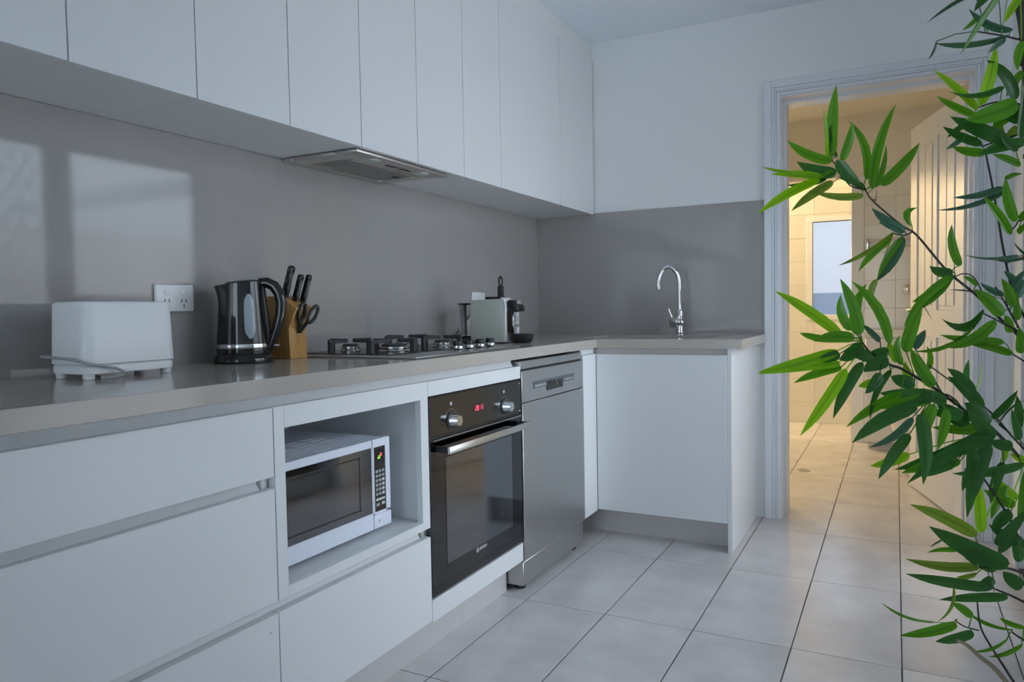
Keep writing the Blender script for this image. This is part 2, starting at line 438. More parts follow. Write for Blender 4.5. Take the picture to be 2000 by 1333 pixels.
for k in range(10):
    z0, z1 = max(TZ[k], 0) + .001, TZ[k + 1] - .001
    for xa, xb in ((.3, .58), (.58, .86), (.86, 1.14), (1.14, 1.42), (1.42, 1.5)):
        # cut round the window
        segs = [(xa, xb, z0, z1)]
        if z1 > wz0 and z0 < wz1:
            segs = []
            if xa < wx0: segs.append((xa, min(xb, wx0), z0, z1))
            if xb > wx0 and z0 < wz0: segs.append((max(xa, wx0), xb, z0, wz0))
            if xb > wx0 and z1 > wz1: segs.append((max(xa, wx0), xb, wz1, z1))
        for a, b, c, d in segs:
            if b - a > .02 and d - c > .012: MB().box(a + .001, b - .001, YF - .0095, YF - .002, c, d, .0008, 1).build('wall_tile', 'wall_tile', wf)
    for q in range(6):
        a, b = 1.562 + .2065 * q - (0 if q else 0), min(1.562 + .2065 * (q + 1), 2.62)
        if b - a > .02: MB().box(a + .001, b - .001, YN - .0095, YN - .002, z0, z1, .0008, 1).build('wall_tile', 'wall_tile', wn)
wb = struct(MB().box(wx0, wx1, YF - .02, YF + .05, wz0, wz0 + .045, .003, 1).box(wx0, wx1, YF - .02, YF + .05, wz1 - .045, wz1, .003, 1)
            .box(wx0, wx0 + .05, YF - .02, YF + .05, wz0 + .045, wz1 - .045, .003, 1).box(wx1 - .05, wx1, YF - .02, YF + .05, wz0 + .045, wz1 - .045, .003, 1).build('window_3', 'frame_alu'))
bx('glazing_bead', 'black_matt', wb, wx0 + .046, wx0 + .052, YF - .012, YF + .004, wz0 + .045, wz1 - .045)
bx('glazing_bead', 'black_matt', wb, wx0 + .046, wx1 - .05, YF - .012, YF + .004, wz1 - .05, wz1 - .045)
bx('pane', 'frosted_glass', wb, wx0 + .05, wx1 - .05, YF + .012, YF + .018, wz0 + .045, wz1 - .045)
portal('daylight_portal', ((wx0 + wx1) / 2, YF + .08, (wz0 + wz1) / 2), (-H, 0, 0), wx1 - wx0, wz1 - wz0)

# outdoors seen through the glass
struct(bx('trim_5', 'frame_alu', None, 2.345, 5.2, 3.40, 3.47, 1.84, 1.95), 'white pergola beam outside the glazed side panel')
struct(bx('ground', 'paving', None, -30, 30, -30, 30, -.30, -.12), 'pale paving outside the house')
struct(bx('wall_boundary', 'render_wall', None, 5.4, 5.6, -12, 14, -.12, 1.9), 'pinkish rendered boundary wall beyond the window')
struct(bx('wall_boundary_rear', 'fence_blue', None, -6, 4.6, 9.2, 9.35, -.12, 1.17), 'blue-grey fence beyond the bathroom window')

# ------------------------------------------------------------------ bathroom door and fittings
ang = math.atan2(4.74 - 3.99, 1.862 - 2.066)
with at((2.066, 3.992, 0), ang):
    LD = .775
    d1 = MB()
    # slab seen from its left face (+y local is the face towards the doorway's left)
    d1.box(0, LD, -.018, .012, .008, 2.0, .002, 1)
    door = struct(d1.build('door_1', 'paint_gloss'), 'white panelled bathroom door standing open')
    # stiles and rails stand proud of the slab, panels stay recessed
    rails = MB()
    for a, b in ((0, .105), (.3575, .4175), (.67, LD)): rails.box(a, b, .012, .020, .008, 2.0, .0015, 1)
    for a, b in ((.008, .22), (.86, 1.0), (1.88, 2.0)): rails.box(.105, .67, .012, .0198, a, b, .0015, 1)
    rails.build('stiles_and_rails', 'paint_gloss', door)
    for a, b in ((.125, .3375), (.4375, .65)):
        for c, d in ((.24, .84), (1.02, 1.86)):
            n = 2
            wv = (b - a) / n
            for q in range(n):
                MB().box(a + q * wv + .004, a + (q + 1) * wv - .004, .012, .0175, c, d, .003, 1).build('panel', 'paint_gloss', door)
    hb = MB().lathe([(.026, 0), (.026, .008), (.011, .010), (.011, .035)], (.71, .02, 1.0), 16, 'Y').tube([(.71, .053, 1.0), (.60, .053, 1.0)], .009, 10)
    hb.build('lever_handle', 'chrome', door)
tr = thing('towel_rail', 'double chrome towel rail on the white tiled nib wall', 'towel rail', (1.72, YN - .05, 1.44))
for z in (1.447, 1.503):
    MB().tube([(1.575, YN - .06, z), (1.90, YN - .06, z)], .007, 8).build('rail', 'chrome', tr)
for x in (1.585, 1.89):
    MB().box(x - .012, x + .012, YN - .07, YN - .0095, 1.435, 1.515, .004).build('bracket', 'chrome', tr)
MB().lathe([(.032, 0), (.032, -.012), (.02, -.02), (.026, -.035), (.026, -.06), (.012, -.066)], (1.845, YN - .0095, 1.14), 18, 'Y').build('wall_tap', 'chrome')
tag(bpy.data.objects['wall_tap'], 'round chrome wall tap on the tiles below the towel rail', 'tap')
va = thing('vanity_cabinet', 'white vanity cabinet against the tiled wall in the bathroom', 'cabinet', (1.76, 5.95, 0))
bx('body', 'laminate', va, 1.58, 1.95, 5.80, YN - .011, .06, .80, .002, 1)
bx('kickboard', 'kick', va, 1.60, 1.93, 5.84, YN - .012, 0, .06)
bx('door', 'laminate', va, 1.583, 1.947, 5.782, 5.80, .07, .795, .002, 1)
bx('basin_top', 'white_gloss', va, 1.565, 1.965, 5.77, YN - .011, .80, .845, .006)
to = thing('toilet', 'white porcelain toilet partly hidden behind the open door', 'toilet', (2.15, 5.05, 0))
MB().lathe([(.10, 0), (.115, .02), (.12, .12), (.15, .25), (.185, .36), (.19, .40)], (1.95, 5.05, 0), 28, 'Z', 1.25, 1.0).build('pan', 'porcelain', to)
MB().lathe([(.19, 0), (.195, .01), (.195, .03), (.185, .04)], (1.95, 5.05, .40), 28, 'Z', 1.25, 1.0).build('seat', 'white_gloss', to)
bx('foot', 'porcelain', to, 1.93, 2.40, 4.95, 5.15, 0, .36, .03, 3)
bx('cistern', 'porcelain', to, 2.40, 2.619, 4.86, 5.24, .38, .82, .02, 3)
bx('flush_lid', 'white_gloss', to, 2.39, 2.619, 4.85, 5.25, .82, .85, .008)
bx('bowl_back', 'porcelain', to, 2.12, 2.42, 4.93, 5.17, .34, .40, .02, 3)
cl = thing('wall_lamp', 'warm round wall lamp in the bathroom window recess', 'lamp', (-.6, 6.5, 2.0))
MB().lathe([(.07, 0), (.07, .015), (.05, .02)], (-.6, 6.5, 2.05), 24, 'X').build('base', 'white_plastic', cl)
MB().ball((-.515, 6.5, 2.05), .07, 20).build('globe', 'lamp_warm', cl)
lp = bpy.data.lights.new('bathroom_lamp', 'POINT'); lp.energy = 112; lp.color = (1.0, .77, .45); lp.shadow_soft_size = .05
lo = bpy.data.objects.new('bathroom_lamp', lp); COL.objects.link(lo); lo.location = (-.37, 6.5, 2.05)

# ------------------------------------------------------------------ wall cabinets
ZU, ZT = 1.538, 2.3446
XU = .336
wc_names = [(-.591, -.291, .009, 'white wall cabinet at the near end of the row'),
    (.009, .309, .609, 'white two-door wall cabinet left of the toaster'),
    (.609, .911, 1.2127, 'white two-door wall cabinet directly above the toaster'),
    (1.2127, 1.509, 1.8077, 'white two-door wall cabinet above the black kettle'),
    (1.8077, 2.1056, 2.4094, 'white two-door wall cabinet holding the rangehood'),
    (2.4094, None, 2.7026, 'narrow single-door white wall cabinet right of the rangehood'),
    (2.7026, None, 3.3092, 'wide single-door white wall cabinet near the far corner'),
    (3.3092, None, YE - .0085, 'last white wall cabinet panel against the end wall')]
for y0, ym, y1, lab in wc_names:
    t = thing('wall_cabinet', lab, 'cabinet', (.17, (y0 + y1) / 2, ZU), group='white wall cabinets')
    bx('carcass', 'carcass', t, 0, XU - .019, y0 + .0005, y1 - .0005, ZU + .002, ZT - .001)
    for a, b in (((y0, ym), (ym, y1)) if ym else ((y0, y1),)):
        bx('door', 'laminate', t, XU - .018, XU, a + .0014, b - .0014, ZU, ZT - .002, .001, 1)

# rangehood under the fourth cabinet
rh = thing('rangehood', 'built-in steel rangehood set in the underside of the wall cabinets', 'rangehood', (.165, 2.07, ZU))
ys0, ys1, xs0, xs1 = 1.812, 2.325, .012, .322 - .008
hz = ZU - .010
fr = MB().box(xs0, .05, ys0, ys1, hz, ZU + .001, .003).box(.225, xs1, ys0, ys1, hz, ZU + .001, .003).box(.05, .225, ys0, 1.89, hz, ZU + .001, .003).box(.05, .225, 2.275, ys1, hz, ZU + .001, .003)
fr.build('frame', 'hood_steel', rh)
f2 = bx('filter', 'hood_mesh', rh, .05, .225, 1.89, 2.275, hz + .004, ZU + .001)
MB().box(.05, .056, 1.89, 2.275, hz - .003, hz + .004).box(.219, .225, 1.89, 2.275, hz - .003, hz + .004).build('filter_rim', 'bright_steel', f2)
MB().box(.13, .145, 2.235, 2.262, hz + .001, hz + .005, .001, 1).build('latch', 'black_plastic', f2)
for y in (1.945, 2.22):
    MB().lathe([(.026, 0), (.026, -.003), (.022, -.004)], (.268, y, hz), 20).build('lamp_glass', 'print_pale', rh)
for y in (2.03, 2.105):
    bx('slide_switch', 'black_plastic', rh, .252, .263, y, y + .06, hz - .002, hz + .002, .0008, 1)

# ------------------------------------------------------------------ splashbacks and power points
sp = bx('splashback', 'stone_splash', None, -.012, 0, -.9, YE, .90, ZU + .001)
tag(sp, 'glossy grey stone splashback running behind the hob and kettle', 'splashback')
sp2 = bx('splashback', 'stone_splash', None, .0005, 1.2075, YE - .008, YE - .0002, .90, 1.546)
tag(sp2, 'grey stone splashback panel behind the sink tap', 'splashback')
def outlet(y0, z0, label):
    t = thing('power_outlet', label, 'power outlet', (0, y0 + .06, z0), group='double power outlets')
    pl = bx('plate', 'white_plastic', t, .0, .010, y0, y0 + .122, z0, z0 + .075, .004, 2)
    for k in (0, 1):
        yc = y0 + .034 + .054 * k
        MB().lathe([(.0085, 0), (.0085, .003), (.006, .004)], (.0095, yc, z0 + .054), 16, 'X').build('switch', 'white_gloss', t)
        s = MB()
        for dy, dz, r in ((-.007, .030, .5), (.007, .030, -.5), (0, .016, 0)):
            cy, cz = yc + dy, z0 + dz
            v = Vector((0, math.sin(r), math.cos(r))) * .0045
            s.tube([(.0102, cy - v.y, cz - v.z), (.0102, cy + v.y, cz + v.z)], .0012, 6)
        s.build('socket_slots', 'black_matt', t)
    return t
outlet(1.330, 1.048, 'white double power outlet behind the toaster')
outlet(3.005, 1.049, 'white double power outlet behind the coffee machine')

# ------------------------------------------------------------------ base cabinets
XF_ = .572; XB = XF_ - .020
ZB = .861
def finger_rail(t, y0, y1, z0, z1, cap=True):
    # rounded recessed rail that fills the grip gap
    zt = min(z1 + .006, .8605)
    mb = MB().prism([(XB - .03, z0 - .02), (XB - .003, z0 - .02), (XB - .003, z0 - .002), (XB - .006, z0 + .004), (XB - .011, z0 + .010), (XB - .012, z1 - .006), (XB - .006, z1), (XB - .004, zt), (XB - .03, zt)], 'Y', y0, y1)
    return mb.build('finger_rail', 'laminate', t)
# three-drawer unit
dc = thing('drawer_cabinet', 'white three-drawer base cabinet under the toaster', 'cabinet', (.3, .73, .122))
bx('carcass', 'carcass', dc, .03, XB - .016, .284, 1.1825, .123, .858)
for z0, z1 in ((.682, .834), (.407, .657), (.130, .381)):
    bx('drawer_front', 'laminate', dc, XB, XF_, .285, 1.1820, z0, z1, .0012, 1)
for z0, z1 in ((.834, .858), (.657, .682), (.381, .407)):
    finger_rail(dc, .285, 1.160 if z0 == .657 else 1.1834, z0, z1)
    if z0 == .657: bx('rail_end', 'carcass', dc, XB - .016, XB - .002, 1.164, 1.182, z0 - .01, min(z1 + .01, .8605))
MB().lathe([(.0028, 0), (.0028, .0006)], (XF_ - .0001, 1.158, .345), 10, 'X').build('stain', 'print_grey', dc, label='small grey mark')
bd = thing('drawer_cabinet', 'white base cabinet at the left end of the worktop', 'cabinet', (.3, -.17, .122))
bx('carcass', 'carcass', bd, .03, XB - .016, -.60, .2825, .123, .858)
for z0, z1 in ((.407, .834), (.130, .381)):
    bx('drawer_front', 'laminate', bd, XB, XF_, -.60, .2825, z0, z1, .0012, 1)
# microwave housing
mc = thing('microwave_cabinet', 'white base cabinet with open niche for the microwave', 'cabinet', (.3, 1.483, .122))
y0, y1 = 1.1845, 1.7815
oy0, oy1, oz0, oz1 = 1.2155, 1.744, .430, .785
fm = MB().box(XB, XF_, y0, oy0, .407, .834, .0008, 1).box(XB, XF_, oy1, y1, .407, .834, .0008, 1).box(XB, XF_, oy0, oy1, oz1, .834).box(XB, XF_, oy0, oy1, .407, oz0)
fm.build('face_frame', 'laminate', mc)
nb = MB().box(.03, XB - .0005, y0 + .001, y0 + .016, .412, .812).box(.03, XB - .0005, y1 - .016, y1 - .001, .412, .812)
nb.box(.03, XB - .0005, y0 + .016, y1 - .016, .412, oz0).box(.03, XB - .0005, y0 + .016, y1 - .016, .800, .815).box(.03, .046, y0 + .016, y1 - .016, oz0, .80)
nb.build('niche', 'carcass', mc)
bx('carcass', 'carcass', mc, .03, XB - .016, y0 + .001, y1 - .001, .123, .399)
bx('drawer_front', 'laminate', mc, XB, XF_, y0, y1, .130, .381, .0012, 1)
finger_rail(mc, 1.1836, 1.760, .381, .407)
finger_rail(mc, 1.1836, 1.7825, .834, .858)
bx('rail_end', 'kick', mc, XB - .016, XB - .002, 1.765, y1 - .0005, .375, .41)
# oven housing
oc = thing('oven_cabinet', 'white base cabinet housing the built-in oven', 'cabinet', (.3, 2.08, .122))
OY0, OY1 = 1.7835, 2.3775
bx('top_strip', 'laminate', oc, XB, XF_, OY0, OY1, .790, .834, .001, 1)
bx('bottom_strip', 'laminate', oc, XB, XF_, OY0, OY1, .124, .190, .001, 1)
MB().box(.03, XB - .001, OY0, OY0 + .016, .124, .833).box(.03, XB - .001, OY1 - .016, OY1, .124, .833).box(.03, XB - .001, OY0 + .016, OY1 - .016, .124, .14).build('carcass', 'carcass', oc)
finger_rail(oc, 1.7826, OY1 - .012, .834, .858)
for a, b, lab in ((-.6, 2.0635, 'long grey kickboard under the drawers and microwave cabinet'), (2.0645, 2.3775, 'short grey kickboard piece below the oven')):
    k = bx('kickboard', 'kick', None, .484, .500, a, b, 0, .1215)
    tag(k, lab, 'kickboard')
# corner filler and sink cabinet
sc = thing('sink_cabinet', 'white base cabinet below the sink with a single door', 'cabinet', (.87, 3.45, 0))
bx('corner_filler', 'laminate', sc, XB, XF_, 2.9765, 3.1345, .120, .834, .001, 1)
MB().box(XB - .05, XB - .03, 2.99, 3.16, .10, .858).build('filler_back', 'carcass', sc)
bx('door', 'laminate', sc, .5735, 1.1495, 3.135, 3.153, .126, .833, .0012, 1)
MB().box(.56, .576, 3.155, YE - .012, .125, .855).box(1.134, 1.149, 3.155, YE - .012, .125, .855).box(.576, 1.134, 3.155, YE - .012, .125, .141).box(.576, 1.134, YE - .03, YE - .012, .141, .855).build('carcass', 'carcass', sc)
bx('rail', 'kick', sc, .5735, 1.1495, 3.150, 3.166, .80, .8605)
bx('end_panel', 'laminate', sc, 1.1505, 1.1685, 3.137, YE - .0005, 0, .8605, .001, 1)
bx('corner_rail', 'carcass', sc, .525, .560, 2.978, 3.149, .835, .8605)
bx('kickboard', 'kick', sc, .45, 1.150, 3.232, 3.248, 0, .124)

# worktop: one L-shaped slab with a cut-out for the sink
XW, XRT, YR = .584, 1.2134, 3.122
SX0, SX1, SY0, SY1 = .46, 1.075, 3.245, 3.60
wt = MB().box(.0005, XW, -.6, YR, ZB, .90, .0012, 1)
wt.prism([(.0005, YR), (XW, YR), (XRT, YR), (XRT, SY0), (.0005, SY0)], 'Z', ZB, .90, 0)
wt.box(.0005, SX0, SY0, SY1, ZB, .90).box(SX1, XRT, SY0, SY1, ZB, .90).box(.0005, XRT, SY1, YE - .0085, ZB, .90)
wtop = wt.build('worktop', 'stone')
tag(wtop, 'L-shaped grey stone worktop running to the sink', 'worktop')

# sink and tap
sk = thing('sink', 'undermounted steel sink sunk in the grey worktop below the tap', 'sink', (.77, 3.42, .70))
sm = MB().box(SX0 - .01, SX0, SY0 - .01, SY1 + .01, .70, .8605).box(SX1, SX1 + .01, SY0 - .01, SY1 + .01, .70, .8605).box(SX0, SX1, SY0 - .01, SY0, .70, .8605).box(SX0, SX1, SY1, SY1 + .01, .70, .8605).box(SX0 - .01, SX1 + .01, SY0 - .01, SY1 + .01, .69, .70)
sm.build('bowl', 'brushed_steel', sk)
MB().lathe([(.045, 0), (.045, .003), (.03, .002), (.001, .001)], (.77, 3.42, .70), 20, caps=False).build('drain', 'drain_dark', sk)
TXC, TYC = .818, 3.655
tp = thing('mixer_tap', 'chrome gooseneck mixer tap with side lever behind the sink', 'tap', (TXC, TYC, .90))
MB().lathe([(.024, 0), (.024, .006), (.0185, .012), (.0175, .05)], (TXC, TYC, .90), 24).build('base', 'chrome', tp)
MB().ball((TXC, TYC, .962), .027, 24, (1, 1, .85)).build('control_ball', 'chrome', tp)
nk = [(TXC, TYC, .975), (TXC, TYC, 1.02)]
MB().lathe([(.0175, 0), (.0175, .035), (.0125, .045)], (TXC, TYC, .98), 20).build('collar', 'chrome', tp)
arc = [(TXC, TYC, 1.02 + .13 * k / 6) for k in range(7)]
arcx, arcy = -.098, -.03
for k in range(1, 17):
    a = math.pi * k / 16
    arc.append((TXC + arcx / 2 * (1 - math.cos(a)), TYC + arcy / 2 * (1 - math.cos(a)), 1.15 + .088 * math.sin(a)))
arc.append((TXC + arcx, TYC + arcy, 1.14))
MB().tube(arc, .0105, 14).build('spout', 'chrome', tp)
MB().lathe([(.0125, 0), (.0125, -.018), (.010, -.020)], (TXC + arcx, TYC + arcy, 1.145), 16).build('aerator', 'steel', tp)
lv = MB().lathe([(.026, .0), (.026, -.030), (.022, -.036)], (TXC - .012, TYC - .006, .962), 20, 'X')
lv.build('control_cap', 'steel', tp)
MB().tube([(TXC - .032, TYC - .01, .975), (TXC - .052, TYC - .014, 1.03)], [.0042, .0032], 10).build('lever', 'chrome', tp)

# ------------------------------------------------------------------ built-in oven
ov = thing('oven', 'black glass built-in electric oven with steel handle', 'oven', (.3, 2.08, .19))
ZO0, ZO1, ZP = .196, .784, .664
bx('body', 'black_matt', ov, .06, XB, OY0 + .018, OY1 - .018, ZO0 - .004, ZO1)
cp = bx('control_panel', 'black_panel', ov, XB, XF_ + .001, OY0 + .002, OY1 - .002, ZP + .004, ZO1 + .002, .0015, 1)
bx('top_trim', 'black_matt', ov, XB, XF_ - .004, OY0 + .002, OY1 - .002, ZO1 + .0025, .7895)
for y in (1.905, 2.247):
    kz = .705
    k = MB().lathe([(.0195, .001), (.0195, .008), (.0175, .011), (.0165, .030), (.0155, .032)], (XF_, y, kz), 28, 'X').build('knob', 'chrome', cp)
    MB().lathe([(.0265, .0), (.0265, .003), (.024, .004)], (XF_ + .0005, y, kz), 28, 'X').build('knob_ring', 'black_plastic', cp)
    pr_ = MB()
    for q in range(9):
        a = math.pi * (.15 + .7 * q / 8)
        pr_.box(XF_ + .001, XF_ + .0013, y + .034 * math.cos(a) - .0012, y + .034 * math.cos(a) + .0012, kz + .034 * math.sin(a) - .0012, kz + .034 * math.sin(a) + .0012)
    pr_.box(XF_ + .001, XF_ + .0013, y - .006, y + .006, kz + .046, kz + .056)
    pr_.build('dial_marks', 'print_grey', cp)
seg = {'0': 'abcdef', '1': 'bc', '2': 'abged', '7': 'abc'}
dg = MB()
def digit(mb, ch, x, y, z, w, h, t):
    P = {'a': (0, h, w, h), 'b': (w, h / 2, w, h), 'c': (w, 0, w, h / 2), 'd': (0, 0, w, 0), 'e': (0, 0, 0, h / 2), 'f': (0, h / 2, 0, h), 'g': (0, h / 2, w, h / 2)}
    for s in seg[ch]:
        a, b, c, d = P[s]
        mb.box(x, x + .0005, y + a - t, y + c + t, z + b - t, z + d + t)
for q, ch in enumerate('2011'):
    digit(dg, ch, XF_ + .0012, 2.052 + q * .0125 + (.003 if q > 1 else 0), .716, .007, .014, .0011)
ds = bx('display', 'black_glass', cp, XF_ + .0005, XF_ + .0012, 2.042, 2.112, .709, .737)
dg.build('clock_digits', 'red_digits', cp)
bx('corner_mark', 'print_grey', cp, XF_ + .001, XF_ + .0013, 2.362, 2.368, .770, .776)
bx('corner_mark', 'print_grey', cp, XF_ + .001, XF_ + .0013, 2.355, 2.370, .674, .677)
od = bx('door', 'black_glass', ov, XB, XF_ + .001, OY0 + .002, OY1 - .002, ZO0, ZP - .004, .0015, 1)
bx('vent_gap', 'black_matt', ov, XB, XF_ - .006, OY0 + .004, OY1 - .004, ZP - .004, ZP + .004)
bx('top_edge', 'steel', od, XF_ + .0008, XF_ + .002, OY0 + .02, OY1 - .002, ZP - .010, ZP - .006)
bx('window', 'window_glass', od, XF_ + .0008, XF_ + .0013, 1.868, 2.300, .273, .597)
MB().box(XF_ + .0008, XF_ + .0016, 1.865, 1.868, .27, .60).box(XF_ + .0008, XF_ + .0016, 2.30, 2.303, .27, .60).box(XF_ + .0008, XF_ + .0016, 1.865, 2.303, .597, .60).box(XF_ + .0008, XF_ + .0016, 1.865, 2.303, .27, .273).build('window_outline', 'black_panel', od)
hd = MB().box(XF_ + .044, XF_ + .054, 1.812, 2.352, .620, .642, .002, 2).build('handle', 'bright_steel', od)
for y in (1.812, 2.334):
    bx('handle_bracket', 'black_plastic', hd, XF_ + .001, XF_ + .0445, y, y + .018, .622, .640, .002, 1)
bx('handle_core', 'black_plastic', hd, XF_ + .036, XF_ + .0445, 1.830, 2.334, .624, .638)
TM = Matrix(((0, 0, 1, XF_ + .0013), (1, 0, 0, 2.061), (0, 1, 0, .2575), (0, 0, 0, 1)))
text_mesh('lettering', 'BOSCH', .0145, 'print_white', od, TM)
em = MB()
ring = [(XF_ + .0013, 2.048 + .0075 * math.cos(a), .2625 + .0075 * math.sin(a)) for a in [2 * math.pi * k / 24 for k in range(24)]]
em.tube(ring, .0007, 6, closed=True)
em.box(XF_ + .001, XF_ + .0016, 2.0448, 2.0458, .2585, .2665).box(XF_ + .001, XF_ + .0016, 2.0502, 2.0512, .2585, .2665).box(XF_ + .001, XF_ + .0016, 2.0448, 2.0512, .2620, .2630)
em.build('emblem', 'print_white', od)

# ------------------------------------------------------------------ dishwasher
dw = thing('dishwasher', 'freestanding stainless steel dishwasher between oven and corner', 'dishwasher', (.3, 2.68, 0))
DY0, DY1 = 2.3835, 2.9735
XD = .574
bx('body', 'steel', dw, .03, XD - .03, DY0 + .004, DY1 - .004, .10, .815)
bx('top_lid', 'brushed_steel', dw, .03, XD - .006, DY0, DY1, .821, .8505, .002, 1)
bx('lid_gap', 'black_matt', dw, .04, XD - .012, DY0 + .002, DY1 - .002, .8135, .8215)
cpn = bx('control_fascia', 'brushed_steel', dw, XD - .03, XD, DY0, DY1, .699, .8145, .002, 1)
ds2 = bx('display_strip', 'dark_strip', cpn, XD - .001, XD + .0010, 2.478, 2.870, .742, .769)
for q in range(5):
    bx('button', 'print_grey', ds2, XD + .0009, XD + .0016, 2.492 + .020 * q, 2.504 + .020 * q, .747, .755)
    bx('button', 'print_grey', ds2, XD + .0009, XD + .0016, 2.770 + .020 * q, 2.781 + .020 * q, .747, .755)
bx('grip_recess', 'black_plastic', cpn, XD - .001, XD + .0022, 2.598, 2.752, .724, .760, .001, 1)
MB().tube([(XD + .0025, 2.676, .760), (XD + .0028, 2.690, .745), (XD + .0025, 2.70, .738)], .0022, 6).build('grip_edge', 'chrome', cpn)
bx('model_mark', 'print_grey', cpn, XD - .0005, XD + .0003, 2.672, 2.694, .7895, .7925)
bx('door', 'brushed_steel', dw, XD - .03, XD + .0015, DY0, DY1, .119, .6965, .002, 1)
bx('plinth_gap', 'black_matt', dw, .10, XD - .012, DY0 + .003, DY1 - .003, .113, .119)
bx('plinth', 'brushed_steel', dw, .10, XD - .007, DY0 + .002, DY1 - .006, .024, .114, .003, 1)
for y in (DY0 + .05, DY1 - .05):
    MB().lathe([(.019, 0), (.021, .004), (.020, .012), (.010, .014), (.010, .026)], (XD - .045, y, 0), 16).build('foot', 'black_plastic', dw)
    MB().lathe([(.019, 0), (.021, .004), (.020, .012), (.010, .014), (.010, .10)], (.07, y, 0), 16).build('foot', 'black_plastic', dw)

# ------------------------------------------------------------------ microwave
MX = .511
mw = thing('microwave', 'white microwave oven standing in the cabinet niche', 'microwave', (.33, 1.44, .43))
MY0, MY1 = 1.219, 1.677
bo = bx('body', 'white_appliance', mw, .13, MX - .022, MY0 + .004, MY1 - .004, .445, .688, .005, 2)
for q in range(4):
    for w in range(3): bx('vent_slot', 'print_white', bo, .38 - .03 * w, .395 - .03 * w, 1.30 + .075 * q, 1.35 + .075 * q, .6875, .6888)
bx('top_ridge', 'print_grey', bo, MX - .040, MX - .036, MY0 + .01, MY1 - .01, .6875, .6888)
md = MB().box(MX - .022, MX, MY0, 1.5985, .443, .490, .002, 1).box(MX - .022, MX, MY0, 1.5985, .668, .690, .002, 1).box(MX - .022, MX, MY0, 1.235, .490, .668).box(MX - .022, MX, 1.5945, 1.5985, .490, .668)
mdo = md.build('door', 'white_appliance', mw)
wg = bx('window', 'window_glass', mdo, MX - .015, MX - .001, 1.235, 1.5945, .490, .668)
MB().box(MX - .0012, MX - .0004, 1.275, 1.546, .508, .512).box(MX - .0012, MX - .0004, 1.275, 1.546, .648, .652).box(MX - .0012, MX - .0004, 1.542, 1.546, .508, .652).box(MX - .0012, MX - .0004, 1.275, 1.279, .508, .652).build('window_border', 'black_panel', wg)
mp_ = MB().box(MX - .022, MX, 1.6005, 1.605, .487, .690).box(MX - .022, MX, 1.655, MY1, .487, .690, .002, 1).box(MX - .022, MX, 1.605, 1.655, .668, .690).box(MX - .022, MX, 1.605, 1.655, .482, .490)
pan = mp_.build('control_panel', 'white_appliance', mw)
bx('panel_face', 'black_panel', pan, MX - .012, MX - .0008, 1.605, 1.655, .490, .668)
bx('door_button', 'white_appliance', mw, MX - .022, MX + .001, 1.6005, MY1, .443, .4815, .003, 2)
MB().lathe([(.004, 0), (.004, .0006)], (MX + .0006, 1.622, .463), 12, 'X').build('button_mark', 'print_grey', mw)
MB().box(MX - .0009, MX - .0003, 1.613, 1.647, .622, .660).build('display', 'black_glass', pan)
MB().box(MX - .0003, MX + .0001, 1.621, 1.633, .634, .6395).box(MX - .0003, MX + .0001, 1.625, 1.631, .6395, .644).build('indicator', 'green_digits', pan)
MB().box(MX - .0003, MX + .0001, 1.632, 1.640, .640, .650).build('indicator', 'orange_digits', pan)
for r in range(6):
    for c in range(3):
        y = 1.611 + .014 * c; z = .596 - .0125 * r
        bx('key', 'print_pale' if (c == 2 and r > 1) else 'grey_plastic', pan, MX - .0009, MX - .0001, y, y + .0105, z, z + .008)
bx('key', 'print_pale', pan, MX - .0009, MX - .0001, 1.611, 1.650, .519, .5255)
bx('key', 'grey_plastic', pan, MX - .0009, MX - .0001, 1.611, 1.627, .504, .512)
bx('key', 'print_pale', pan, MX - .0009, MX - .0001, 1.636, 1.649, .505, .513)
for x in (.18, .45):
    for y in (MY0 + .05, MY1 - .05):
        MB().lathe([(.012, 0), (.014, .004), (.014, .0155)], (x, y, .43), 12).build('foot', 'black_plastic', mw)

# ------------------------------------------------------------------ toaster
tt = thing('toaster', 'white two-slice toaster with its cord wrapped round the base', 'toaster', (.168, 1.118, .90))
TX_0, TX_1, TY_0, TY_1 = .090, .230, .988, 1.220
def taper_box(x0, x1, y0, y1, z0, z1, inset, r, n=6):
    def ring(x0, x1, y0, y1, z, r):
        pts = []
        for cx, cy, a0 in ((x1 - r, y1 - r, 0), (x0 + r, y1 - r, 90), (x0 + r, y0 + r, 180), (x1 - r, y0 + r, 270)):
            for k in range(n + 1):
                a = math.radians(a0 + 90 * k / n); pts.append((cx + r * math.cos(a), cy + r * math.sin(a), z))
        return pts
    levels = [(z0, 0, 0), (z1 - .006, inset * .95, 0), (z1 - .0015, inset, .0025), (z1, inset, .006)]
    mb = MB(); vs = []; fs = []; m = 4 * (n + 1)
    for z, ins, e in levels:
        vs += ring(x0 + ins + e, x1 - ins - e, y0 + ins + e, y1 - ins - e, z, r)
    for k in range(len(levels) - 1):
        for i in range(m): fs.append([k * m + i, k * m + (i + 1) % m, (k + 1) * m + (i + 1) % m, (k + 1) * m + i])
    fs.append(list(range(m))[::-1]); fs.append([(len(levels) - 1) * m + i for i in range(m)])
    return mb.add(vs, fs)
body = taper_box(TX_0, TX_1, TY_0, TY_1, .934, 1.0715, .004, .026).build('body', 'white_plastic', tt)
taper_box(TX_0 + .003, TX_1 - .003, TY_0 + .003, TY_1 - .003, .913, .9335, -.001, .024).build('base', 'white_plastic', tt)
for x in (.132, .182):
    bx('slot', 'black_matt', body, x - .008, x + .014, 1.02, 1.19, 1.0705, 1.0722)
bx('top_trim', 'grey_plastic', body, .107, .214, 1.008, 1.20, 1.0708, 1.0716)
